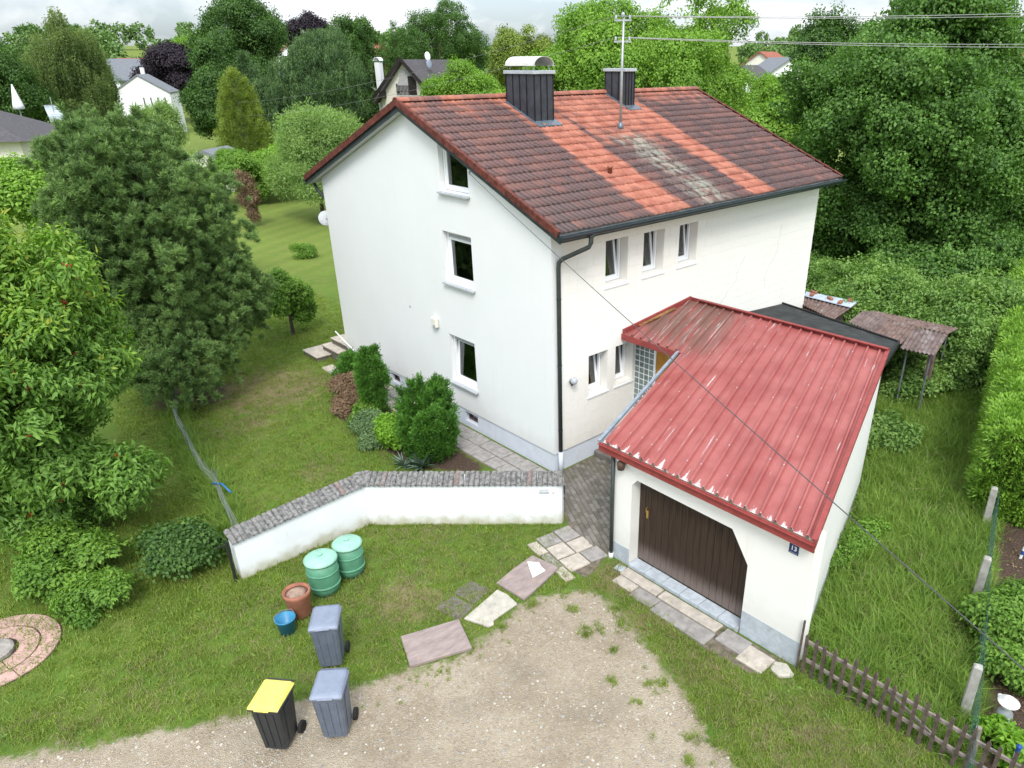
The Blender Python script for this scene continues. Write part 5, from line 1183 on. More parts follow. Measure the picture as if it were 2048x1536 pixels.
# --- big trees
tree('lime_tree', 'huge spreading lime tree standing behind the bramble hedge', (23.6, 2.8), 12.6, .05, 5.6, S_lin+H_lin, 6500, nl=66, tr=.38, ry=5.4, lo=-1)
tree('lime_tree', 'smaller broad lime tree behind the thuja hedge', (28.2, -1.2), 8.6, .05, 4.0, S_lin+H_lin, 2600, nl=34, tr=.3, lr=(.24, .36))
sk = tree('lime_shoots', 'low leafy lime shoots round the foot of the huge lime tree', (22.4, 1.8), 3.8, .05, 4.6, S_lin, 1700, nl=40, tr=.05, nlimb=0, cat='shrub', ry=5.2)
tree('lime_shoots', 'leafy shoots between the two lime trees', (26.5, -2.6), 3.0, .05, 3.0, S_lin, 800, nl=24, tr=.05, nlimb=0, cat='shrub')
tree('maple_tree', 'dark tall maple tree standing behind the huge lime tree', (41.0, 16.6), 12.6, 2.0, 3.0, S_dark, 1000, nl=20)
tree('walnut_tree', 'large bright green walnut tree behind the roof mast', (25.6, 19.8), 14.2, 1.5, 6.2, S_bri, 4200, nl=50, tr=.36, lr=(.22, .34))
tree('cherry_plum', 'bright green tree behind the larger chimney', (20.6, 21.6), 9.9, 1.5, 3.6, S_bri, 1500, nl=26, lr=(.26, .40))
tree('cherry_plum', 'light green tree half covering the dark roofed chalet', (25.5, 38.5), 9.3, 1.0, 3.6, S_bri, 1500, nl=24, lr=(.26, .40))
tree('hazel_tree', 'rounded leafy tree between roof verge and huge lime tree', (26.6, 11.6), 8.4, 1.0, 3.6, S_bri, 1600, nl=24)
tree('hornbeam_tree', 'mid green hornbeam filling the gap beside the far orange roof', (66.0, 37.0), 9.6, .5, 3.6, S_bri, 700, nl=20, scl=(1.0, 1.5))
tree('oak_tree', 'dark round oak tree rising behind the chalet ridge', (65.5, 99.5), 18.2, 2.0, 8.2, S_dark, 2200, nl=40, scl=(1.1, 1.6), lr=(.22, .34))
tree('ash_tree', 'yellowish green tree top between oak and walnut', (49.5, 60.0), 14.0, 3.0, 4.2, S_yel, 1000, nl=24, scl=(1.0, 1.5))
tree('beech_tree', 'tall dark beech beside the blue green spruce', (25.8, 81.4), 17.2, 1.5, 5.8, S_dark, 1900, nl=38, scl=(1.1, 1.6), lr=(.22, .34))
tree('weeping_cedar', 'broad weeping blue green cedar behind the willow', (28.4, 70.5), 14.2, 1.0, 7.4, H_ced, 1900, nl=44, scl=(.9, 1.5), lr=(.22, .34), down=True)
tree('beech_tree', 'tall dark beech below the small purple beech top', (36.8, 77.5), 15.2, 1.5, 4.4, S_dark, 1300, nl=30, scl=(1.0, 1.5))
tree('copper_beech', 'small dark purple beech top behind the weeping cedar', (38.5, 90.5), 15.6, 6.0, 3.4, S_pur, 500, nl=16, scl=(1.1, 1.6))
tree('alder_tree', 'green alder tree beside the white house with grey roof', (20.6, 75.2), 11.2, 1.0, 3.6, S_dark, 1200, nl=28, scl=(1.0, 1.5))
tree('maple_tree', 'light green maple top behind the purple beech', (41.0, 133.0), 14.5, 4.0, 6.0, S_bri, 700, nl=20, scl=(1.4, 2.0))
cone('blue_spruce', 'blue green spruce beside the weeping cedar', (22.6, 72.0), 9.6, .5, 3.0, F_con, 900)
cone('golden_cypress', 'golden green conical cypress before the dark evergreens', (16.1, 58.4), 8.5, .3, 2.5, F_gold, 1400, power=.55, tilt=.5, wob=.12)
tree('willow_bush', 'pale silvery willow bush on the back lawn before the golden cypress', (11.2, 34.8), 6.8, .2, 3.3, S_wil, 1500, nl=30, tr=.15, lr=(.26, .42), lo=-.5)
tree('weeping_birch', 'tall weeping birch with pale trunk behind the dark hip roof', (8.9, 86.0), 15.8, 2.0, 4.0, H_bir, 1100, nl=34, mat='bark_birch', scl=(.9, 1.5), lr=(.22, .34), down=True, tr=.25, ry=4.0)
tree('weeping_birch', 'lower weeping birch beside the tall one', (12.2, 88.0), 12.8, 2.0, 1.9, H_bir, 480, nl=22, mat='bark_birch', scl=(.9, 1.4), down=True)
tree('maple_tree', 'green brown tree behind the white closed parasol', (2.6, 83.0), 12.0, 1.0, 4.0, S_dark, 1000, nl=24, scl=(1.0, 1.5))
cone('scots_pine', 'tiered dark pine between birch and white house', (19.8, 123), 13.4, 3.5, 3.8, F_spr, 700, scl=(1.0, 1.5), wob=.4)
tree('copper_beech', 'wide dark purple beech behind the white house', (32.5, 129.5), 13.2, 3.0, 5.6, S_pur, 1100, nl=26, scl=(1.4, 2.0))
cone('spruce_tree', 'slim tall dark spruce behind the chalet roof', (59.5, 103), 14.6, 2, 1.7, F_spr, 420, scl=(.9, 1.3))
cone('spruce_tree', 'slim shorter dark spruce behind the chalet roof', (57.2, 102.5), 12.8, 2, 1.4, F_spr, 320, scl=(.9, 1.3))
tree('shrub_tree', 'green shrub before the white house with grey roof', (13.4, 73.0), 6.2, 1.0, 2.0, S_wil, 500, nl=16, scl=(1.0, 1.5))
tree('maple_tree', 'bright green bush line tree below the weeping birch', (8.2, 58.5), 4.4, .3, 3.2, S_bri, 700, nl=18, ry=2.4)
tree('round_shrub', 'rounded dark green shrub under the dark hip roof', (-5.0, 27.4), 5.9, .3, 2.3, S_bri, 1100, nl=20, cat='shrub')
tree('elder_tree', 'pale green elder behind the pine crown', (.2, 22.8), 6.0, .3, 1.4, S_wil, 500, nl=18)
tree('elder_tree', 'bright green elder mostly hidden behind the pine', (-1.4, 23.6), 5.4, .3, 1.9, S_bri, 650, nl=18)
tree('plum_shrub', 'small reddish brown shrub before the pale garage corner', (7.0, 36.0), 3.2, .2, .8, S_rust, 260, nl=10, cat='shrub', tr=.05, scl=(1.3, 1.9))
tree('hazel_shrub', 'leafy hazel shrub growing at the back edge of the lawn', (13.5, 45.5), 4.0, .1, 3.4, S_bri, 700, nl=18, cat='shrub', tr=.08)
tree('hazel_shrub', 'low bright shrub below the golden cypress', (10.2, 44.5), 3.6, .1, 2.8, S_bush, 900, nl=18, cat='shrub', tr=.08, scl=(1.6, 2.4))
tree('lilac_bush', 'leafy dark footed bush on the lawn beside the pine', (-.1, 14.7), 2.6, .3, 1.0, S_bush, 700, nl=16, cat='shrub', tr=.08, scl=(1.0, 1.6))
tree('grass_mound', 'small dark clump of plants on the mown back lawn', (5.6, 26.2), .75, 0, .8, S_bush, 160, nl=8, cat='plant', tr=.02, nlimb=0)
# --- pine
PT = thing('pine_tree', 'dense rounded pine tree standing at the end of the sagging fence', 'pine')
pts_, nrm_, lc_ = lobes_crown((-4.75, 11.9, 4.65), (2.65, 2.7, 3.7), 96, 5600, inner=.2, small=(.10, .17), lo=-1, flat=.8)
p2, n2_, l2 = lobes_crown((-3.35, 11.3, 3.2), (1.35, 1.35, 2.0), 30, 900, inner=.2, small=(.15, .25)); p3, n3_, l3 = lobes_crown((-5.9, 11.3, 5.0), (1.6, 1.6, 2.1), 26, 800, inner=.2, small=(.15, .25)); p4, n4_, l4 = lobes_crown((-5.2, 10.9, 1.75), (2.0, 1.8, 1.6), 34, 1300, inner=.2, small=(.15, .25))
pts_ = np.concatenate([pts_, p2, p3, p4]); nrm_ = np.concatenate([nrm_, n2_, n3_, n4_]); nrm_[:, 2] += .9
trunk(PT, (-4.86, 11.5), 7.0, .24, [tuple(q_) for q_ in lc_[::3]]+[tuple(q_) for q_ in l2[::4]])
scatter('crown', pts_, nrm_, RNG.uniform(1.1, 1.9, len(pts_)), T_pine, PT)
# --- cherry with fruit
CT = thing('cherry_tree', 'cherry tree with red fruit and yellowish young leaves', 'cherry tree')
pts_, nrm_, lc_ = lobes_crown((-9.6, 5.5, 3.85), (2.2, 2.3, 3.5), 76, 2900, inner=.15, small=(.11, .19), lo=-1)
p2, n2_, l2 = lobes_crown((-8.2, 5.4, 3.9), (.8, .8, 1.4), 16, 300, small=(.2, .3)); p3, n3_, l3 = lobes_crown((-8.9, 4.8, 1.35), (1.3, 1.2, 1.3), 22, 620, small=(.2, .3))
pts_ = np.concatenate([pts_, p2, p3]); nrm_ = np.concatenate([nrm_, n2_, n3_]); nrm_ = nrm_/np.linalg.norm(nrm_, axis=1, keepdims=True)+np.array([0, 0, .5])
trunk(CT, (-9.3, 5.4), 6.3, .17, [tuple(q_) for q_ in lc_[::2]])
hi = pts_[:, 2]+RNG.normal(0, .7, len(pts_)) > 4.7
scatter('crown', pts_[~hi], nrm_[~hi], RNG.uniform(.8, 1.35, (~hi).sum()), S_che, CT); scatter('young_shoots', pts_[hi], nrm_[hi], RNG.uniform(.8, 1.35, hi.sum()), S_chy, CT)
ico = bmesh.new(); bmesh.ops.create_icosphere(ico, subdivisions=1, radius=.014); cm = bpy.data.meshes.new('fruit')
for dx, dy in ((.03, 0), (-.02, .025), (-.01, -.03), (.01, .04)):
    b2 = bmesh.new(); bmesh.ops.create_icosphere(b2, subdivisions=1, radius=.014, matrix=Matrix.Translation((dx, dy, random.uniform(-.04, .02)))); tmp = bpy.data.meshes.new('x'); b2.to_mesh(tmp); ico.from_mesh(tmp); b2.free()
ico.to_mesh(cm); cm.materials.append(MATS['cherry_red'])
sel = RNG.permutation(len(pts_))[:170]; cl = pts_[sel]*1.0+nrm_[sel]*.10+np.array([0, 0, -.06])
scatter('cherries', cl, np.tile([0, 0, 1.0], (len(cl), 1)), RNG.uniform(.8, 1.5, len(cl)), [proto(cm)], CT)
# --- hedges
def hedge(name, label, a, b_, wd, h, protos, n, scl=(.8, 1.3), rough=.12, cat='hedge', round_=.0, bumps=.0):
    t = thing(name, label, cat); a, b_ = np.array(a), np.array(b_); e_ = b_-a; ln = np.linalg.norm(e_); e_ = e_/ln; nn = np.array([-e_[1], e_[0]])
    ar = np.array([ln*h, ln*h, ln*wd, wd*h, wd*h]); f = RNG.choice(5, n, p=ar/ar.sum()); s, q_ = RNG.random(n), RNG.random(n)
    L_ = np.where(f < 3, s*ln, np.where(f == 3, 0, ln)); Wf = np.select([f == 0, f == 1, f == 2], [-wd/2+0*s, wd/2+0*s, (q_-.5)*wd], (s-.5)*wd); Z_ = np.select([f == 2], [h+0*s], q_*h)
    bm_ = bumps*(np.sin(L_*1.7+1)+.6*np.sin(L_*3.9+Wf*2)+.5*np.sin(Wf*3+2)); Z_ = Z_*(1+bm_/max(h, .1)) - round_*(2*Wf/wd)**2*h*(Z_/h)
    N_ = np.select([(f == 0)[:, None], (f == 1)[:, None], (f == 2)[:, None], (f == 3)[:, None]], [np.tile([*-nn, .45], (n, 1)), np.tile([*nn, .45], (n, 1)), np.tile([0, 0, 1.0], (n, 1)), np.tile([*-e_, .45], (n, 1))], np.tile([*e_, .45], (n, 1)))
    p_ = np.stack([a[0]+e_[0]*L_+nn[0]*Wf, a[1]+e_[1]*L_+nn[1]*Wf, Z_], 1)+RNG.normal(0, rough, (n, 3)); p_[:, 2] = np.maximum(p_[:, 2], .03)
    core = MB(); k_ = .16
    core.prism([(k_, -wd/2+k_), (ln-k_, -wd/2+k_), (ln-k_, wd/2-k_), (k_, wd/2-k_)], lambda u_, w_: (a[0]+e_[0]*u_+nn[0]*w_, a[1]+e_[1]*u_+nn[1]*w_, 0), lambda u_, w_: (a[0]+e_[0]*u_+nn[0]*w_, a[1]+e_[1]*u_+nn[1]*w_, max(h*(1-round_)-.25-bumps, .1)))
    core.build('stems', 'bark_mulch', t); scatter('foliage', p_, N_+unit(n)*.45, RNG.uniform(*scl, n), protos, t); return t
hedge('thuja_hedge', 'clipped yellow green thuja hedge beyond the concrete posts', (6.0, -8.75), (22, -4.1), 1.5, 2.05, F_thu, 15000, (1.0, 1.7), .06)
hedge('bramble_hedge', 'dense bramble hedge behind the rusty shelter', (14.4, 3.4), (15.6, -5.2), 3.4, 2.05, S_bra, 5200, (.8, 1.5), .27, round_=.25, bumps=.22)
hedge('bramble_hedge', 'overgrown bramble thicket beside the rusty lean-to shed', (12.8, -.5), (13.4, -5.0), 1.6, 1.5, S_bra, 1700, (.7, 1.4), .25, round_=.3, bumps=.2)
# --- shrubs by the gable
def shrub(name, label, xy, h, r, protos, n, scl=(.8, 1.3), cat='shrub', nl=18, zb=.05, lr=(.28, .44), upb=.8, ry=None):
    t = thing(name, label, cat); p_, nr, lc = lobes_crown((xy[0], xy[1], (h+zb)/2), (r, ry or r, (h-zb)/2), nl, n, inner=.2, lr=lr); nr[:, 2] += upb; p_[:, 2] = np.maximum(p_[:, 2], .04)
    trunk(t, xy, h*.6, .035, [tuple(q_) for q_ in lc[:4]]); scatter('foliage', p_, nr, RNG.uniform(*scl, len(p_)), protos, t); return t
def yew(name, label, xy, h, r, n, ns=26):
    t = thing(name, label, 'shrub'); a = RNG.random(n)*6.283; z = RNG.random(n)**.85; sp = RNG.integers(0, ns, n); sa = RNG.random(ns)*6.283; sr = np.sqrt(RNG.random(ns))*r*.86; sh = h*RNG.uniform(.68, 1.08, ns)*(1-.28*(sr/r)**2)
    rr = r*.24*np.sqrt(np.clip(1-z, .0, 1))*RNG.uniform(.6, 1.1, n)*(1+.2*np.sin(z*11+sp))
    k_ = .62+.42*np.clip(z*1.6, 0, 1)
    p_ = np.stack([xy[0]+np.cos(sa[sp])*sr[sp]*k_+np.cos(a)*rr, xy[1]+np.sin(sa[sp])*sr[sp]*k_+np.sin(a)*rr, .06+z*sh[sp]], 1)
    trunk(t, xy, h*.7, .06, []); scatter('foliage', p_, np.stack([np.cos(a)*.6, np.sin(a)*.6, np.full(n, 1.0)], 1)+unit(n)*.2, RNG.uniform(.75, 1.35, n), F_yew, t); return t
yew('yew_bush', 'large upright dark green yew bush by the lower gable window', (-1.72, 2.95), 2.1, .76, 2800, 26)
yew('yew_bush', 'slimmer upright yew bush beside the cellar window', (-1.45, 6.3), 1.95, .46, 1500, 14)
shrub('lime_shrub', 'bright lime green climbing shrub leaning on the large yew', (-2.2, 3.9), 1.25, .36, S_lime, 260, ry=.42)
shrub('juniper_bush', 'small dark blue green juniper beside the stone steps', (-.95, 8.9), 1.0, .55, F_yew, 500, (1.0, 1.6))
shrub('dry_conifer', 'brown half dead conifer below the juniper', (-1.35, 7.8), .95, .50, S_rust, 520)
shrub('dry_perennial', 'pale dry grassy perennial at the edge of the bed', (-2.0, 6.9), .45, .45, S_rust, 200, cat='plant', nl=10)
shrub('rose_bush', 'low grey green rose bush in the bed beside the yews', (-2.05, 5.2), .65, .55, S_blue, 420)
shrub('sage_bush', 'low blue grey sage bush at the lawn edge', (-2.35, 4.55), .5, .5, S_blue, 380)
shrub('ground_cover', 'small green leafy plant at the foot of the slim yew', (-1.9, 5.9), .55, .45, S_bush, 220, cat='plant')
def rosette(name, label, xy, n, ln, mat):
    a = RNG.random(n)*6.283; el = RNG.uniform(.25, 1.3, n); d = np.stack([np.cos(a)*np.cos(el), np.sin(a)*np.cos(el), np.sin(el)], 1)
    o = put(bpy.data.objects.new(name, leaves(name, mat, np.tile([xy[0], xy[1], .03], (n, 1)), d, np.tile([0, 0, 1.0], (n, 1)), ln*RNG.uniform(.7, 1.1, n), np.full(n, .045), fold=.2, curl=.18))); return tag(o, label, 'plant')
rosette('yucca_plant', 'grey green yucca rosette with stiff leaves behind the wall coping', (-2.22, 2.55), 46, .62, 'leaf_yucca')
rosette('yucca_plant', 'smaller yucca rosette beside the larger one', (-2.55, 2.95), 26, .45, 'leaf_yucca')
# --- right hand garden
shrub('box_bush', 'bright green box bush behind the concrete posts', (2.0, -10.15), 1.0, .95, S_bush, 900, (.9, 1.4), nl=24)
shrub('spirea_bush', 'yellow green shrub beside the box bush', (.85, -10.35), .75, .5, S_bush, 320)
shrub('hydrangea_bush', 'broad leaved plant beside the short striped pole', (-.85, -11.15), .5, .42, S_lime, 200, (1.0, 1.6), cat='plant')
shrub('hosta_plant', 'pale leafy plant between the posts and the garden figure', (-.6, -10.55), .28, .25, S_lime, 80, cat='plant', nl=8)
shrub('weed_clump', 'nettle clump under the rusty shelter', (11.2, -4.2), .8, 1.6, S_bra, 260, cat='plant', ry=.9)
shrub('weed_clump', 'nettle clump growing along the garage back corner', (7.6, -5.0), .6, 1.1, S_bra, 130, cat='plant', ry=.6)
shrub('weed_clump', 'leafy weeds growing against the garage side wall', (2.6, -6.75), .40, 1.6, S_bush, 110, (.5, 1.0), cat='plant', ry=.3)
# --- left yard shrubs
shrub('laurel_bush', 'dark green bush under the cherry tree', (-9.9, 3.6), 1.1, .9, S_bush, 600, (1.0, 1.5))
shrub('laurel_bush', 'dark bush beyond the wall end beside the sagging fence', (-8.0, 2.5), .95, .8, S_dark, 260, (.4, .6))
shrub('laurel_bush', 'low bush beside the pink round paving', (-9.6, 2.2), .7, .6, S_bush, 320)
# --- ground plants: mown lawn blades, tall grass, weeds, tufts
def polypts(poly, n):
    poly = np.array(poly); lo, hi = poly.min(0), poly.max(0); p_ = RNG.uniform(lo, hi, (int(n*2.5), 2)); return p_[sdpoly(p_, poly) > 0][:n]
B_lawn = blades('blade_lawn', 16, .075, .010, .06, .8); B_tall = blades('blade_tall', 22, .40, .014, .10, .9); B_straw = blades('blade_straw', 12, .09, .009, .07, 1.0)
B_seed = blades('blade_straw', 10, .5, .006, .08, .5); B_tuft = blades('blade_lawn', 22, .12, .012, .05, .9)
OBST = [[(-.02,-.02),(-.02,10.5),(11,10.5),(11,-.02)], [(-1.0,1.0),(-1.0,10.4),(0,10.4),(0,-.3)], plan, BED, [(-1.3,-2.0),(-1.5,-3.3),(2.4,-2),(2.0,0),(-.3,-.3)], [(-1.45,-3.8),(-1.45,-7.4),(-2.1,-7.3),(-2.2,-6.2),(-1.98,-3.9)], [(GXF,GYL),(GXF,GYR),(5,GYR+TA*6.4),(5,GYL+TA*6.4)], [(5.1,0),(9.8,0),(8.7,-4.3),(5.1,-5.3)], [(-2.65,-2.21),(-2.54,-2.90),(-3.67,-3.15),(-3.75,-2.39)], [(-3.85,-2.55),(-3.83,-3.14),(-4.62,-3.26),(-4.81,-2.77)], [(-5.92,-2.39),(-4.90,-2.74),(-5.16,-3.50),(-6.19,-3.12)], [(-1.4,-2.0),(-1.5,-3.3),(-2.4,-3.5),(-2.5,-2.2)]]
def clear(p_, gmax=.35, wmax=2, smax=.4, m_=.0):
    g, s, w = masks(p_); k_ = (g < gmax+RNG.normal(0, .12, len(p_))) & (s < smax) & (w*RNG.random(len(p_)) < wmax)
    for q_ in OBST: k_ &= sdpoly(p_, q_) < -m_
    return p_[k_]
def grass(name, label, p_, protos, scl, lean=.25):
    n = len(p_); P3 = np.concatenate([p_, np.zeros((n, 1))], 1); nr = np.tile([0, 0, 1.0], (n, 1))+np.concatenate([RNG.normal(0, lean, (n, 2)), np.zeros((n, 1))], 1)
    o = scatter(name, P3, nr, RNG.uniform(*scl, n), protos); return tag(o, label, 'grass', kind='stuff')
grass('lawn_grass', 'short mown lawn grass round the house', np.concatenate([clear(polypts([(-9.5,0),(-6,16),(3,20),(3,10.6),(-.9,10.6),(-.9,1),(-4.4,1)], 12500), wmax=.55), clear(polypts([(-12,0),(-12,6),(-7,6),(-7,1),(-4.6,1.3),(-1.4,-1.9),(-2.5,-3.4),(-8,-3)], 6500), gmax=.45, wmax=.55), clear(polypts([(-1.5,-3.5),(-1.5,-11.5),(-5,-11.5),(-4,-7),(-2.6,-3.5)], 3200), gmax=.42, wmax=.6)]), B_lawn, (.6, 1.25))
tg = clear(polypts([(-1.3,-7.8),(-1.3,-10.4),(8,-7.75),(16,-5),(16,-2.5),(9,-3.5),(5,-5.6),(5.05,-5.7)], 8000), wmax=.95)
dens = np.sin(tg[:, 0]*1.7+tg[:, 1]*2.3)+np.sin(tg[:, 0]*3.1-tg[:, 1]*1.9+1)+np.sin(tg[:, 1]*4.3); tg = tg[(dens > -1.1) | (RNG.random(len(tg)) < .35)]
grass('tall_grass', 'rank tall grass between garage and concrete post fence', tg, B_tall, (.45, 1.0), .3)
grass('tall_grass', 'rough long grass along the sagging wire fence', np.concatenate([np.stack([np.interp(t, np.linspace(0, 1, len(lp_)), [q_[0] for q_ in lp_]), np.interp(t, np.linspace(0, 1, len(lp_)), [q_[1] for q_ in lp_])], 1)+RNG.normal(0, .16, (len(t), 2)) for t in [RNG.random(520)]]), B_tall, (.5, 1.0), .3)
grass('seed_grass', 'dry pale seed stalks standing in the tall grass', clear(polypts([(-1.2,-8.2),(-1.2,-10),(6,-8.1),(6,-6.2)], 120)), B_seed, (.5, 1.0), .35)
wd_ = clear(polypts([(-1.2,-7.9),(-1.2,-10.2),(8,-7.8),(9,-5.4),(5.2,-5.6)], 1500)); grass('yellow_grass', 'yellowish dry blades mixed into the rank grass', clear(polypts([(-1.2,-7.9),(-1.2,-10.2),(8,-7.8),(12,-6),(12,-4.6),(5.2,-5.6)], 450)), B_straw, (1.2, 2.4), .5)
grass('weeds', 'broad leaved weeds among the tall grass', wd_+RNG.normal(0, .15, wd_.shape), S_bush, (.4, 1.1), .3)
grass('straw_blades', 'pale dry blades scattered through the lawn', clear(np.concatenate([polypts([(-9.5,0),(-6,16),(3,20),(3,10.6),(-.9,10.6),(-.9,1),(-4.4,1)], 1300), polypts([(-12,0),(-7,1),(-4.6,1.3),(-1.4,-1.9),(-2.5,-3.4),(-8,-3)], 1200), polypts([(-1.5,-3.5),(-1.5,-11.5),(-5,-11.5),(-4,-7),(-2.6,-3.5)], 900)]), gmax=.5), B_straw, (.5, 1.1))
grass('lawn_weeds', 'clover and small broad leaved weeds in the lawn', clear(np.concatenate([polypts([(-9.5,0),(-6,16),(3,20),(3,10.6),(-.9,10.6),(-.9,1),(-4.4,1)], 420), polypts([(-12,0),(-7,1),(-4.6,1.3),(-1.4,-1.9),(-2.5,-3.4),(-8,-3)], 260), polypts([(-1.5,-3.5),(-1.5,-11.5),(-5,-11.5),(-4,-7),(-2.6,-3.5)], 160)]), gmax=.4), S_weed, (.5, 1.3), .1)
grass('dry_grass', 'straw coloured dry blades in the worn patches', np.concatenate([clear(np.stack([RNG.normal(x, r*.6, int(90*r*r)+20), RNG.normal(y, r*.6, int(90*r*r)+20)], 1)) for x, y, r, k_ in WORN[:13]]), B_straw, (.6, 1.2))
sp_ = np.array([(-3.15,-3.95),(-3.38,-4.5),(-3.45,-4.62),(-3.2,-4.75),(-3.38,-5.28),(-3.9,-5.65),(-3.55,-6.2),(-3.35,-6.35),(-3.0,-3.55),(-2.85,-3.25),(-4.0,-6.3),(-2.75,-4.9),(-3.65,-3.35),(-4.4,-3.45),(-3.3,-6.9),(-3.9,-7.3),(-4.2,-7.6),(-3.7,-7.7),(-2.6,-4.5)])
sp_ = np.concatenate([sp_+RNG.normal(0, .05, sp_.shape) for _ in range(5)])
grass('grass_tufts', 'small green tufts growing through the gravel', np.concatenate([sp_, clear(polypts([(-2.5,-4),(-2.5,-11),(-5,-11),(-4.5,-7)], 200), gmax=.8)]), B_tuft, (.45, 1.0))
grass('edge_weeds', 'small weeds along slabs, wall foot and setts', np.concatenate([np.stack([RNG.uniform(-4.4, -1.5, 150), np.zeros(150)], 1)*[1, 0]+np.stack([np.zeros(150), np.zeros(150)], 1)+0 for _ in range(0)]+[np.array([(WP[1]+(WP[2]-WP[1])*t-n2*random.uniform(.01, .10)).to_tuple() for t in np.linspace(0, 1, 150)]), np.array([(WP[0]+(WP[1]-WP[0])*t-n1*random.uniform(.01, .10)).to_tuple() for t in np.linspace(0, 1, 90)]), np.stack([-1.46-RNG.random(90)*.72, RNG.uniform(-7.3, -3.9, 90)], 1)[::3], np.stack([RNG.uniform(-2.7, -2.4, 40), RNG.uniform(-3.6, -2.0, 40)], 1), np.array([(-5.5+RNG.normal(0, .7), -3.5+RNG.normal(0, .12)) for _ in range(60)]), np.array([(-4.2+RNG.normal(0, .6), -2.6+RNG.normal(0, .5)) for _ in range(60)])]), B_tuft, (.25, .6))
# pebbles
ico = bmesh.new(); bmesh.ops.create_icosphere(ico, subdivisions=1, radius=.02); 
for v_ in ico.verts: v_.co *= random.uniform(.75, 1.2); v_.co.z *= .6
pm = bpy.data.meshes.new('pebble'); ico.to_mesh(pm); pm.materials.append(MATS['slab_pale']); pm2 = pm.copy(); pm2.materials[0] = MATS['slab_grey']; pm3 = pm.copy(); pm3.materials[0] = MATS['slab_beige']
pp = polypts([(-11.5,-.6),(-8,-2.6),(-5,-3.9),(-3,-3.4),(-2.5,-4.4),(-3.6,-7.4),(-4.2,-10),(-9,-8),(-12,-3)], 5200); pp = pp[masks(pp)[0] > .45]
tag(scatter('pebbles', np.concatenate([pp, np.full((len(pp), 1), .003)], 1), np.tile([0, 0, 1.0], (len(pp), 1)), np.clip(RNG.gamma(2.0, .28, len(pp)), .2, 1.6), [proto(pm), proto(pm2), proto(pm3)]), 'loose pale pebbles strewn over the gravel yard', 'gravel', kind='stuff')
lb = leaves('litter', 'leaf_rust', RNG.normal(0, .1, (8, 3))*[1, 1, 0]+[0, 0, .01], unit(8)*[1, 1, .1], np.tile([0, 0, 1.0], (8, 1)), np.full(8, .05), np.full(8, .03))
lt = np.concatenate([polypts(RSOIL, 900)]); lt = lt[(lt[:, 1] > -13)]
tag(scatter('leaf_litter', np.concatenate([lt, np.full((len(lt), 1), .01)], 1), np.tile([0, 0, 1.0], (len(lt), 1)), RNG.uniform(.6, 1.4, len(lt)), [proto(lb)]), 'brown leaf litter on the soil beyond the concrete posts', 'leaf litter', kind='stuff')

# ================================================================ houses behind
def far_house(name, label, c, rz, ln, wd, he, hr, wall, roof, wins, ov=.5, z0=0, chim=None, hip=False):
    t = thing(name, label, 'house', (c[0], c[1], z0), rz); a, b_ = ln/2, wd/2
    if hip: MB().box((-a, -b_, 0), (a, b_, he)).build('wall', wall, t)
    else: MB().prism([(-b_, 0), (b_, 0), (b_, he), (0, hr-.12), (-b_, he)], lambda y, z: (-a, y, z), lambda y, z: (a, y, z)).build('wall', wall, t)
    k_ = (hr-he)/b_
    if hip:
        e_ = he-ov*k_; m = MB(); m.add([(-a-ov, -b_-ov, e_), (a+ov, -b_-ov, e_), (a+ov, b_+ov, e_), (-a-ov, b_+ov, e_), (-a+b_, 0, hr), (a-b_, 0, hr)], [(0,1,5,4),(2,3,4,5),(1,2,5),(3,0,4),(3,2,1,0)]); rf = m.build('roof', roof, t)
    else:
        m = MB()
        for s in (-1, 1): m.add([(-a-ov, s*(b_+ov), he-ov*k_), (a+ov, s*(b_+ov), he-ov*k_), (a+ov, 0, hr), (-a-ov, 0, hr), (-a-ov, s*(b_+ov), he-ov*k_-.22), (a+ov, s*(b_+ov), he-ov*k_-.22), (a+ov, 0, hr-.22), (-a-ov, 0, hr-.22)], [(0,1,2,3),(7,6,5,4),(0,4,5,1),(1,5,6,2),(2,6,7,3),(3,7,4,0)])
        rf = m.build('roof', roof, t)
    if chim: MB().box((chim[0]-.4, chim[1]-.4, he), (chim[0]+.4, chim[1]+.4, hr+.9)).build('chimney', wall, rf)
    for fc, u0, v0, w, h in wins:
        if fc in 'WE':
            s = -1 if fc == 'W' else 1; x = s*a; fbox = (min(x, x+s*.05), u0, v0, max(x, x+s*.05), u0+w, v0+h); gx = x+s*.055
            f = MB().box((fbox[0], u0, v0), (fbox[3], u0+w, v0+h)).build('window', 'pvc', t); MB().box((min(x, gx)+.0, u0+.08, v0+.08), (max(x, gx), u0+w-.08, v0+h-.08)).build('pane', 'glass', f)
        else:
            s = -1 if fc == 'S' else 1; y = s*b_; gy = y+s*.055
            f = MB().box((u0, min(y, y+s*.05), v0), (u0+w, max(y, y+s*.05), v0+h)).build('window', 'pvc', t); MB().box((u0+.08, min(y, gy), v0+.08), (u0+w-.08, max(y, gy), v0+h-.08)).build('pane', 'glass', f)
    return t
ch = far_house('chalet', 'cream house with dark gable timber and balcony behind the ridge', (43.0, 69.5), rad(24), 14, 10.5, 6.0, 9.6, 'far_cream', 'far_darkroof', [('W', 1.2, 6.0, .9, 1.2), ('W', -3.6, 3.2, 1.1, 1.3), ('S', -3, 3.5, 1.2, 1.3)], 1.1)
ch.scale = (.66, .66, 1.0)
for s in (-1, 1): MB().bar((-8.12, 0, 9.68), (-8.12, s*6.4, 9.68-6.4*.648), .10, .42).build('barge_board', 'dark_timber', ch)
MB().prism([(-2.0, 6.3), (2.2, 6.3), (.6, 8.6), (-.9, 8.6)], lambda y, z: (-7.02, y, z), lambda y, z: (-7.08, y, z)).build('gable_cladding', 'far_greywall', ch)
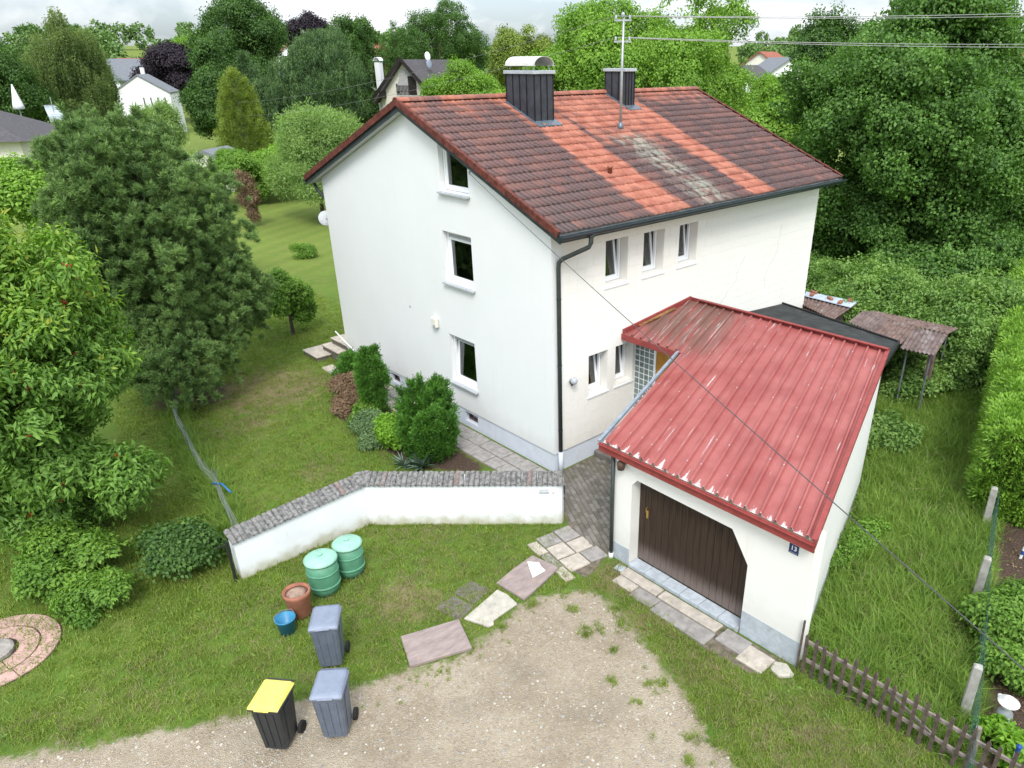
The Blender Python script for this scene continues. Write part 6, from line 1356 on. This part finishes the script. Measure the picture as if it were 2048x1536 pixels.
MB().box((-7.2, -2.1, 6.0), (-7.03, -.6, 7.9)).build('balcony_door', 'dark_timber', ch)
MB().box((-8.0, -2.8, 5.8), (-7.0, 1.4, 5.95)).build('balcony_floor', 'far_greywall', ch)
for i in range(15): MB().box((-8.0, -2.75+i*.28, 5.95), (-7.96, -2.60+i*.28, 6.85)).build('baluster', 'dark_timber', ch)
MB().bar((-7.98, -2.8, 6.9), (-7.98, 1.4, 6.9), .06, .08).build('balcony_rail', 'dark_timber', ch)
for y in (4.6, -4.6): MB().box((-8.1, y-.35, 5.6), (-7.0, y+.35, 6.3)).build('purlin_end', 'dark_timber', ch)
MB().box((-6.3, 5.6, 3.0), (-5.3, 6.6, 9.3)).build('chimney_stack', 'far_white', ch)
m = MB()
for i in range(9): a = math.pi*i/8; m.v += [(-6.4, 6.1+.65*math.cos(a), 9.45+.4*math.sin(a)), (-5.2, 6.1+.65*math.cos(a), 9.45+.4*math.sin(a))]
m.f = [(2*i, 2*i+2, 2*i+3, 2*i+1) for i in range(8)]; m.build('chimney_cowl', 'sign_white', ch, recalc=False).modifiers.new('t', 'SOLIDIFY').thickness = .03
me = MB().lathe([(.0, .0), (.3, .03), (.5, .11), (.49, .13), (.0, .02)], 18).mesh('satellite_dish', 'sign_white', smooth=True)
inst('satellite_dish', me, (-1.5, -1.3, 9.9), (rad(70), 0, rad(-40)), ch); MB().tube([(-1.5, -1.2, 8.9), (-1.5, -1.2, 9.9)], .03, 6).build('dish_pole', 'mast_metal', ch)
inst('satellite_dish', MB().lathe([(.0, .0), (.3, .03), (.5, .11), (.49, .13), (.0, .02)], 18).mesh('satellite_dish', 'lid_grey', smooth=True), (-2.6, -2.2, 9.1), (rad(70), 0, rad(-40)), ch)
far_house('modern_house', 'white house with pale grey roof and four narrow windows', (24.2, 113.2), rad(62), 11, 12, 6.2, 8.6, 'far_white', 'far_greyroof', [('W', -5.0+i*1.5, 4.2, .45, 1.3) for i in range(4)]+[('S', -2, 3, 1, 1)], .2, chim=(3.5, .6)).scale = (.6, .6, .92)
far_house('bungalow', 'bungalow with dark hipped roof behind the cherry tree', (-4.6, 62.2), rad(-24), 12.6, 10.6, 4.73, 7.2, 'far_cream', 'far_darkroof', [('S', 3.2, 1.2, 1.4, 1.2), ('E', -2, 1.4, 1.4, 1.3), ('E', 1.5, 1.4, 1.4, 1.3)], .7, hip=True)
far_house('garage_block', 'small pale flat walled outbuilding behind the pine', (11.5, 53.0), rad(40), 3.4, 3.0, 2.6, 3.2, 'far_cream', 'far_greyroof', [('W', -.6, .6, 1.0, 1.1)], .15)
t = thing('closed_parasol', 'closed white parasol standing behind the dark hip roof', 'parasol', (1.2, 65.4, 0)); MB().tube([(0, 0, 0), (0, 0, 7.7)], .04, 8).build('pole', 'mast_metal', t); MB().lathe([(.42, 6.0), (.38, 6.3), (.22, 7.0), (.04, 7.8)], 12).build('canopy', 'sign_white', t, smooth=True)
t = thing('banner_flag', 'pale blue and white banner hanging on a pole behind the bungalow', 'flag', (3.7, 66.95, 0)); MB().tube([(0, 0, 0), (.12, 0, 6.75)], .03, 8).build('pole', 'mast_metal', t); MB().bar((-.55, 0, 6.15), (.65, 0, 6.15), .03).build('crossbar', 'mast_metal', t)
m = MB()
for i in range(9):
    for j in range(2): m.v.append((-.5+j*1.1+.02*i, .05*math.sin(i*.9+j), 6.13-i*.17))
m.f = [(2*i, 2*i+1, 2*i+3, 2*i+2) for i in range(8)]; m.build('cloth', 'banner', t, recalc=False).modifiers.new('t', 'SOLIDIFY').thickness = .01
fh = [('white gabled far house with dark roof near the slim spruces', (66, 135), .6, 'far_white', 'far_darkroof', 0), ('far house with brick red front on the hill behind the spruces', (96, 180), .2, 'far_redroof', 'far_redroof', 2.0), ('far white house with red roof on the hill beside the brick one', (84, 190), 1.0, 'far_white', 'far_redroof', 2.4),
      ('white gabled house with dark roof seen under the lower wires', (92, 58), .35, 'far_white', 'far_darkroof', 0), ('far house with orange roof between walnut and dark maple', (150, 92), .3, 'far_cream', 'far_redroof', 1.0), ('grey white far house beside the orange roof', (136, 80), .9, 'far_white', 'far_greyroof', .5),
      ('far house with long dark red roof beyond the lime trees', (120, 25), .2, 'far_white', 'far_redroof', 3.5), ('pale grey flat roofed far house behind the tiered pine', (33, 155), .5, 'far_white', 'far_greyroof', .5), ('small far house with orange roof behind the modern house', (42, 170), .3, 'far_cream', 'far_redroof', 0.0)]
for lab, c, r_, wl, rf_, dz in fh:
    far_house('far_house', lab, c, r_, 13, 10, 5.6, 8.8, wl, rf_, [('W', -3.4+i*2.6, v0, 1.2, 1.4) for i in range(3) for v0 in (1.2, 3.9)]+[('S', -5+i*3, v0, 1.2, 1.4) for i in range(4) for v0 in (1.2, 3.9)], .5, z0=hill(c[0], c[1])+dz)['group'] = 'houses on the far hillside'
# far woods: one mass of crowns on the hill
blob = []
for i in range(3):
    p_, nr, _ = lobes_crown((0, 0, 4.2), (3.4, 3.4, 4.2), 16, 420, lr=(.28, .42)); blob.append(proto(leaves('far_crown', 'far_leaf', p_, unit(len(p_))+nr*.3, nr, RNG.uniform(.7, 1.2, len(p_)), RNG.uniform(.55, .9, len(p_)))))
an = RNG.uniform(rad(-5), rad(112), 420); dd = RNG.uniform(150, 420, 420); fx, fy = -10+np.cos(an)*dd, -12+np.sin(an)*dd
keep = np.ones(420, bool)
for lab, c, *_ in fh: keep &= ~((np.hypot(fx-c[0], fy-c[1]) < 14) | ((np.abs(np.arctan2(fy+12, fx+10)-math.atan2(c[1]+12, c[0]+10)) < .035) & (dd < math.hypot(c[0]+10, c[1]+12))))
wp = np.stack([fx, fy, hill(fx, fy)-.5], 1)[keep]
tag(scatter('far_woods', wp, np.tile([0, 0, 1.0], (len(wp), 1)), RNG.uniform(.75, 1.35, len(wp)), blob), 'distant green woodland between the far houses', 'woodland', kind='stuff')
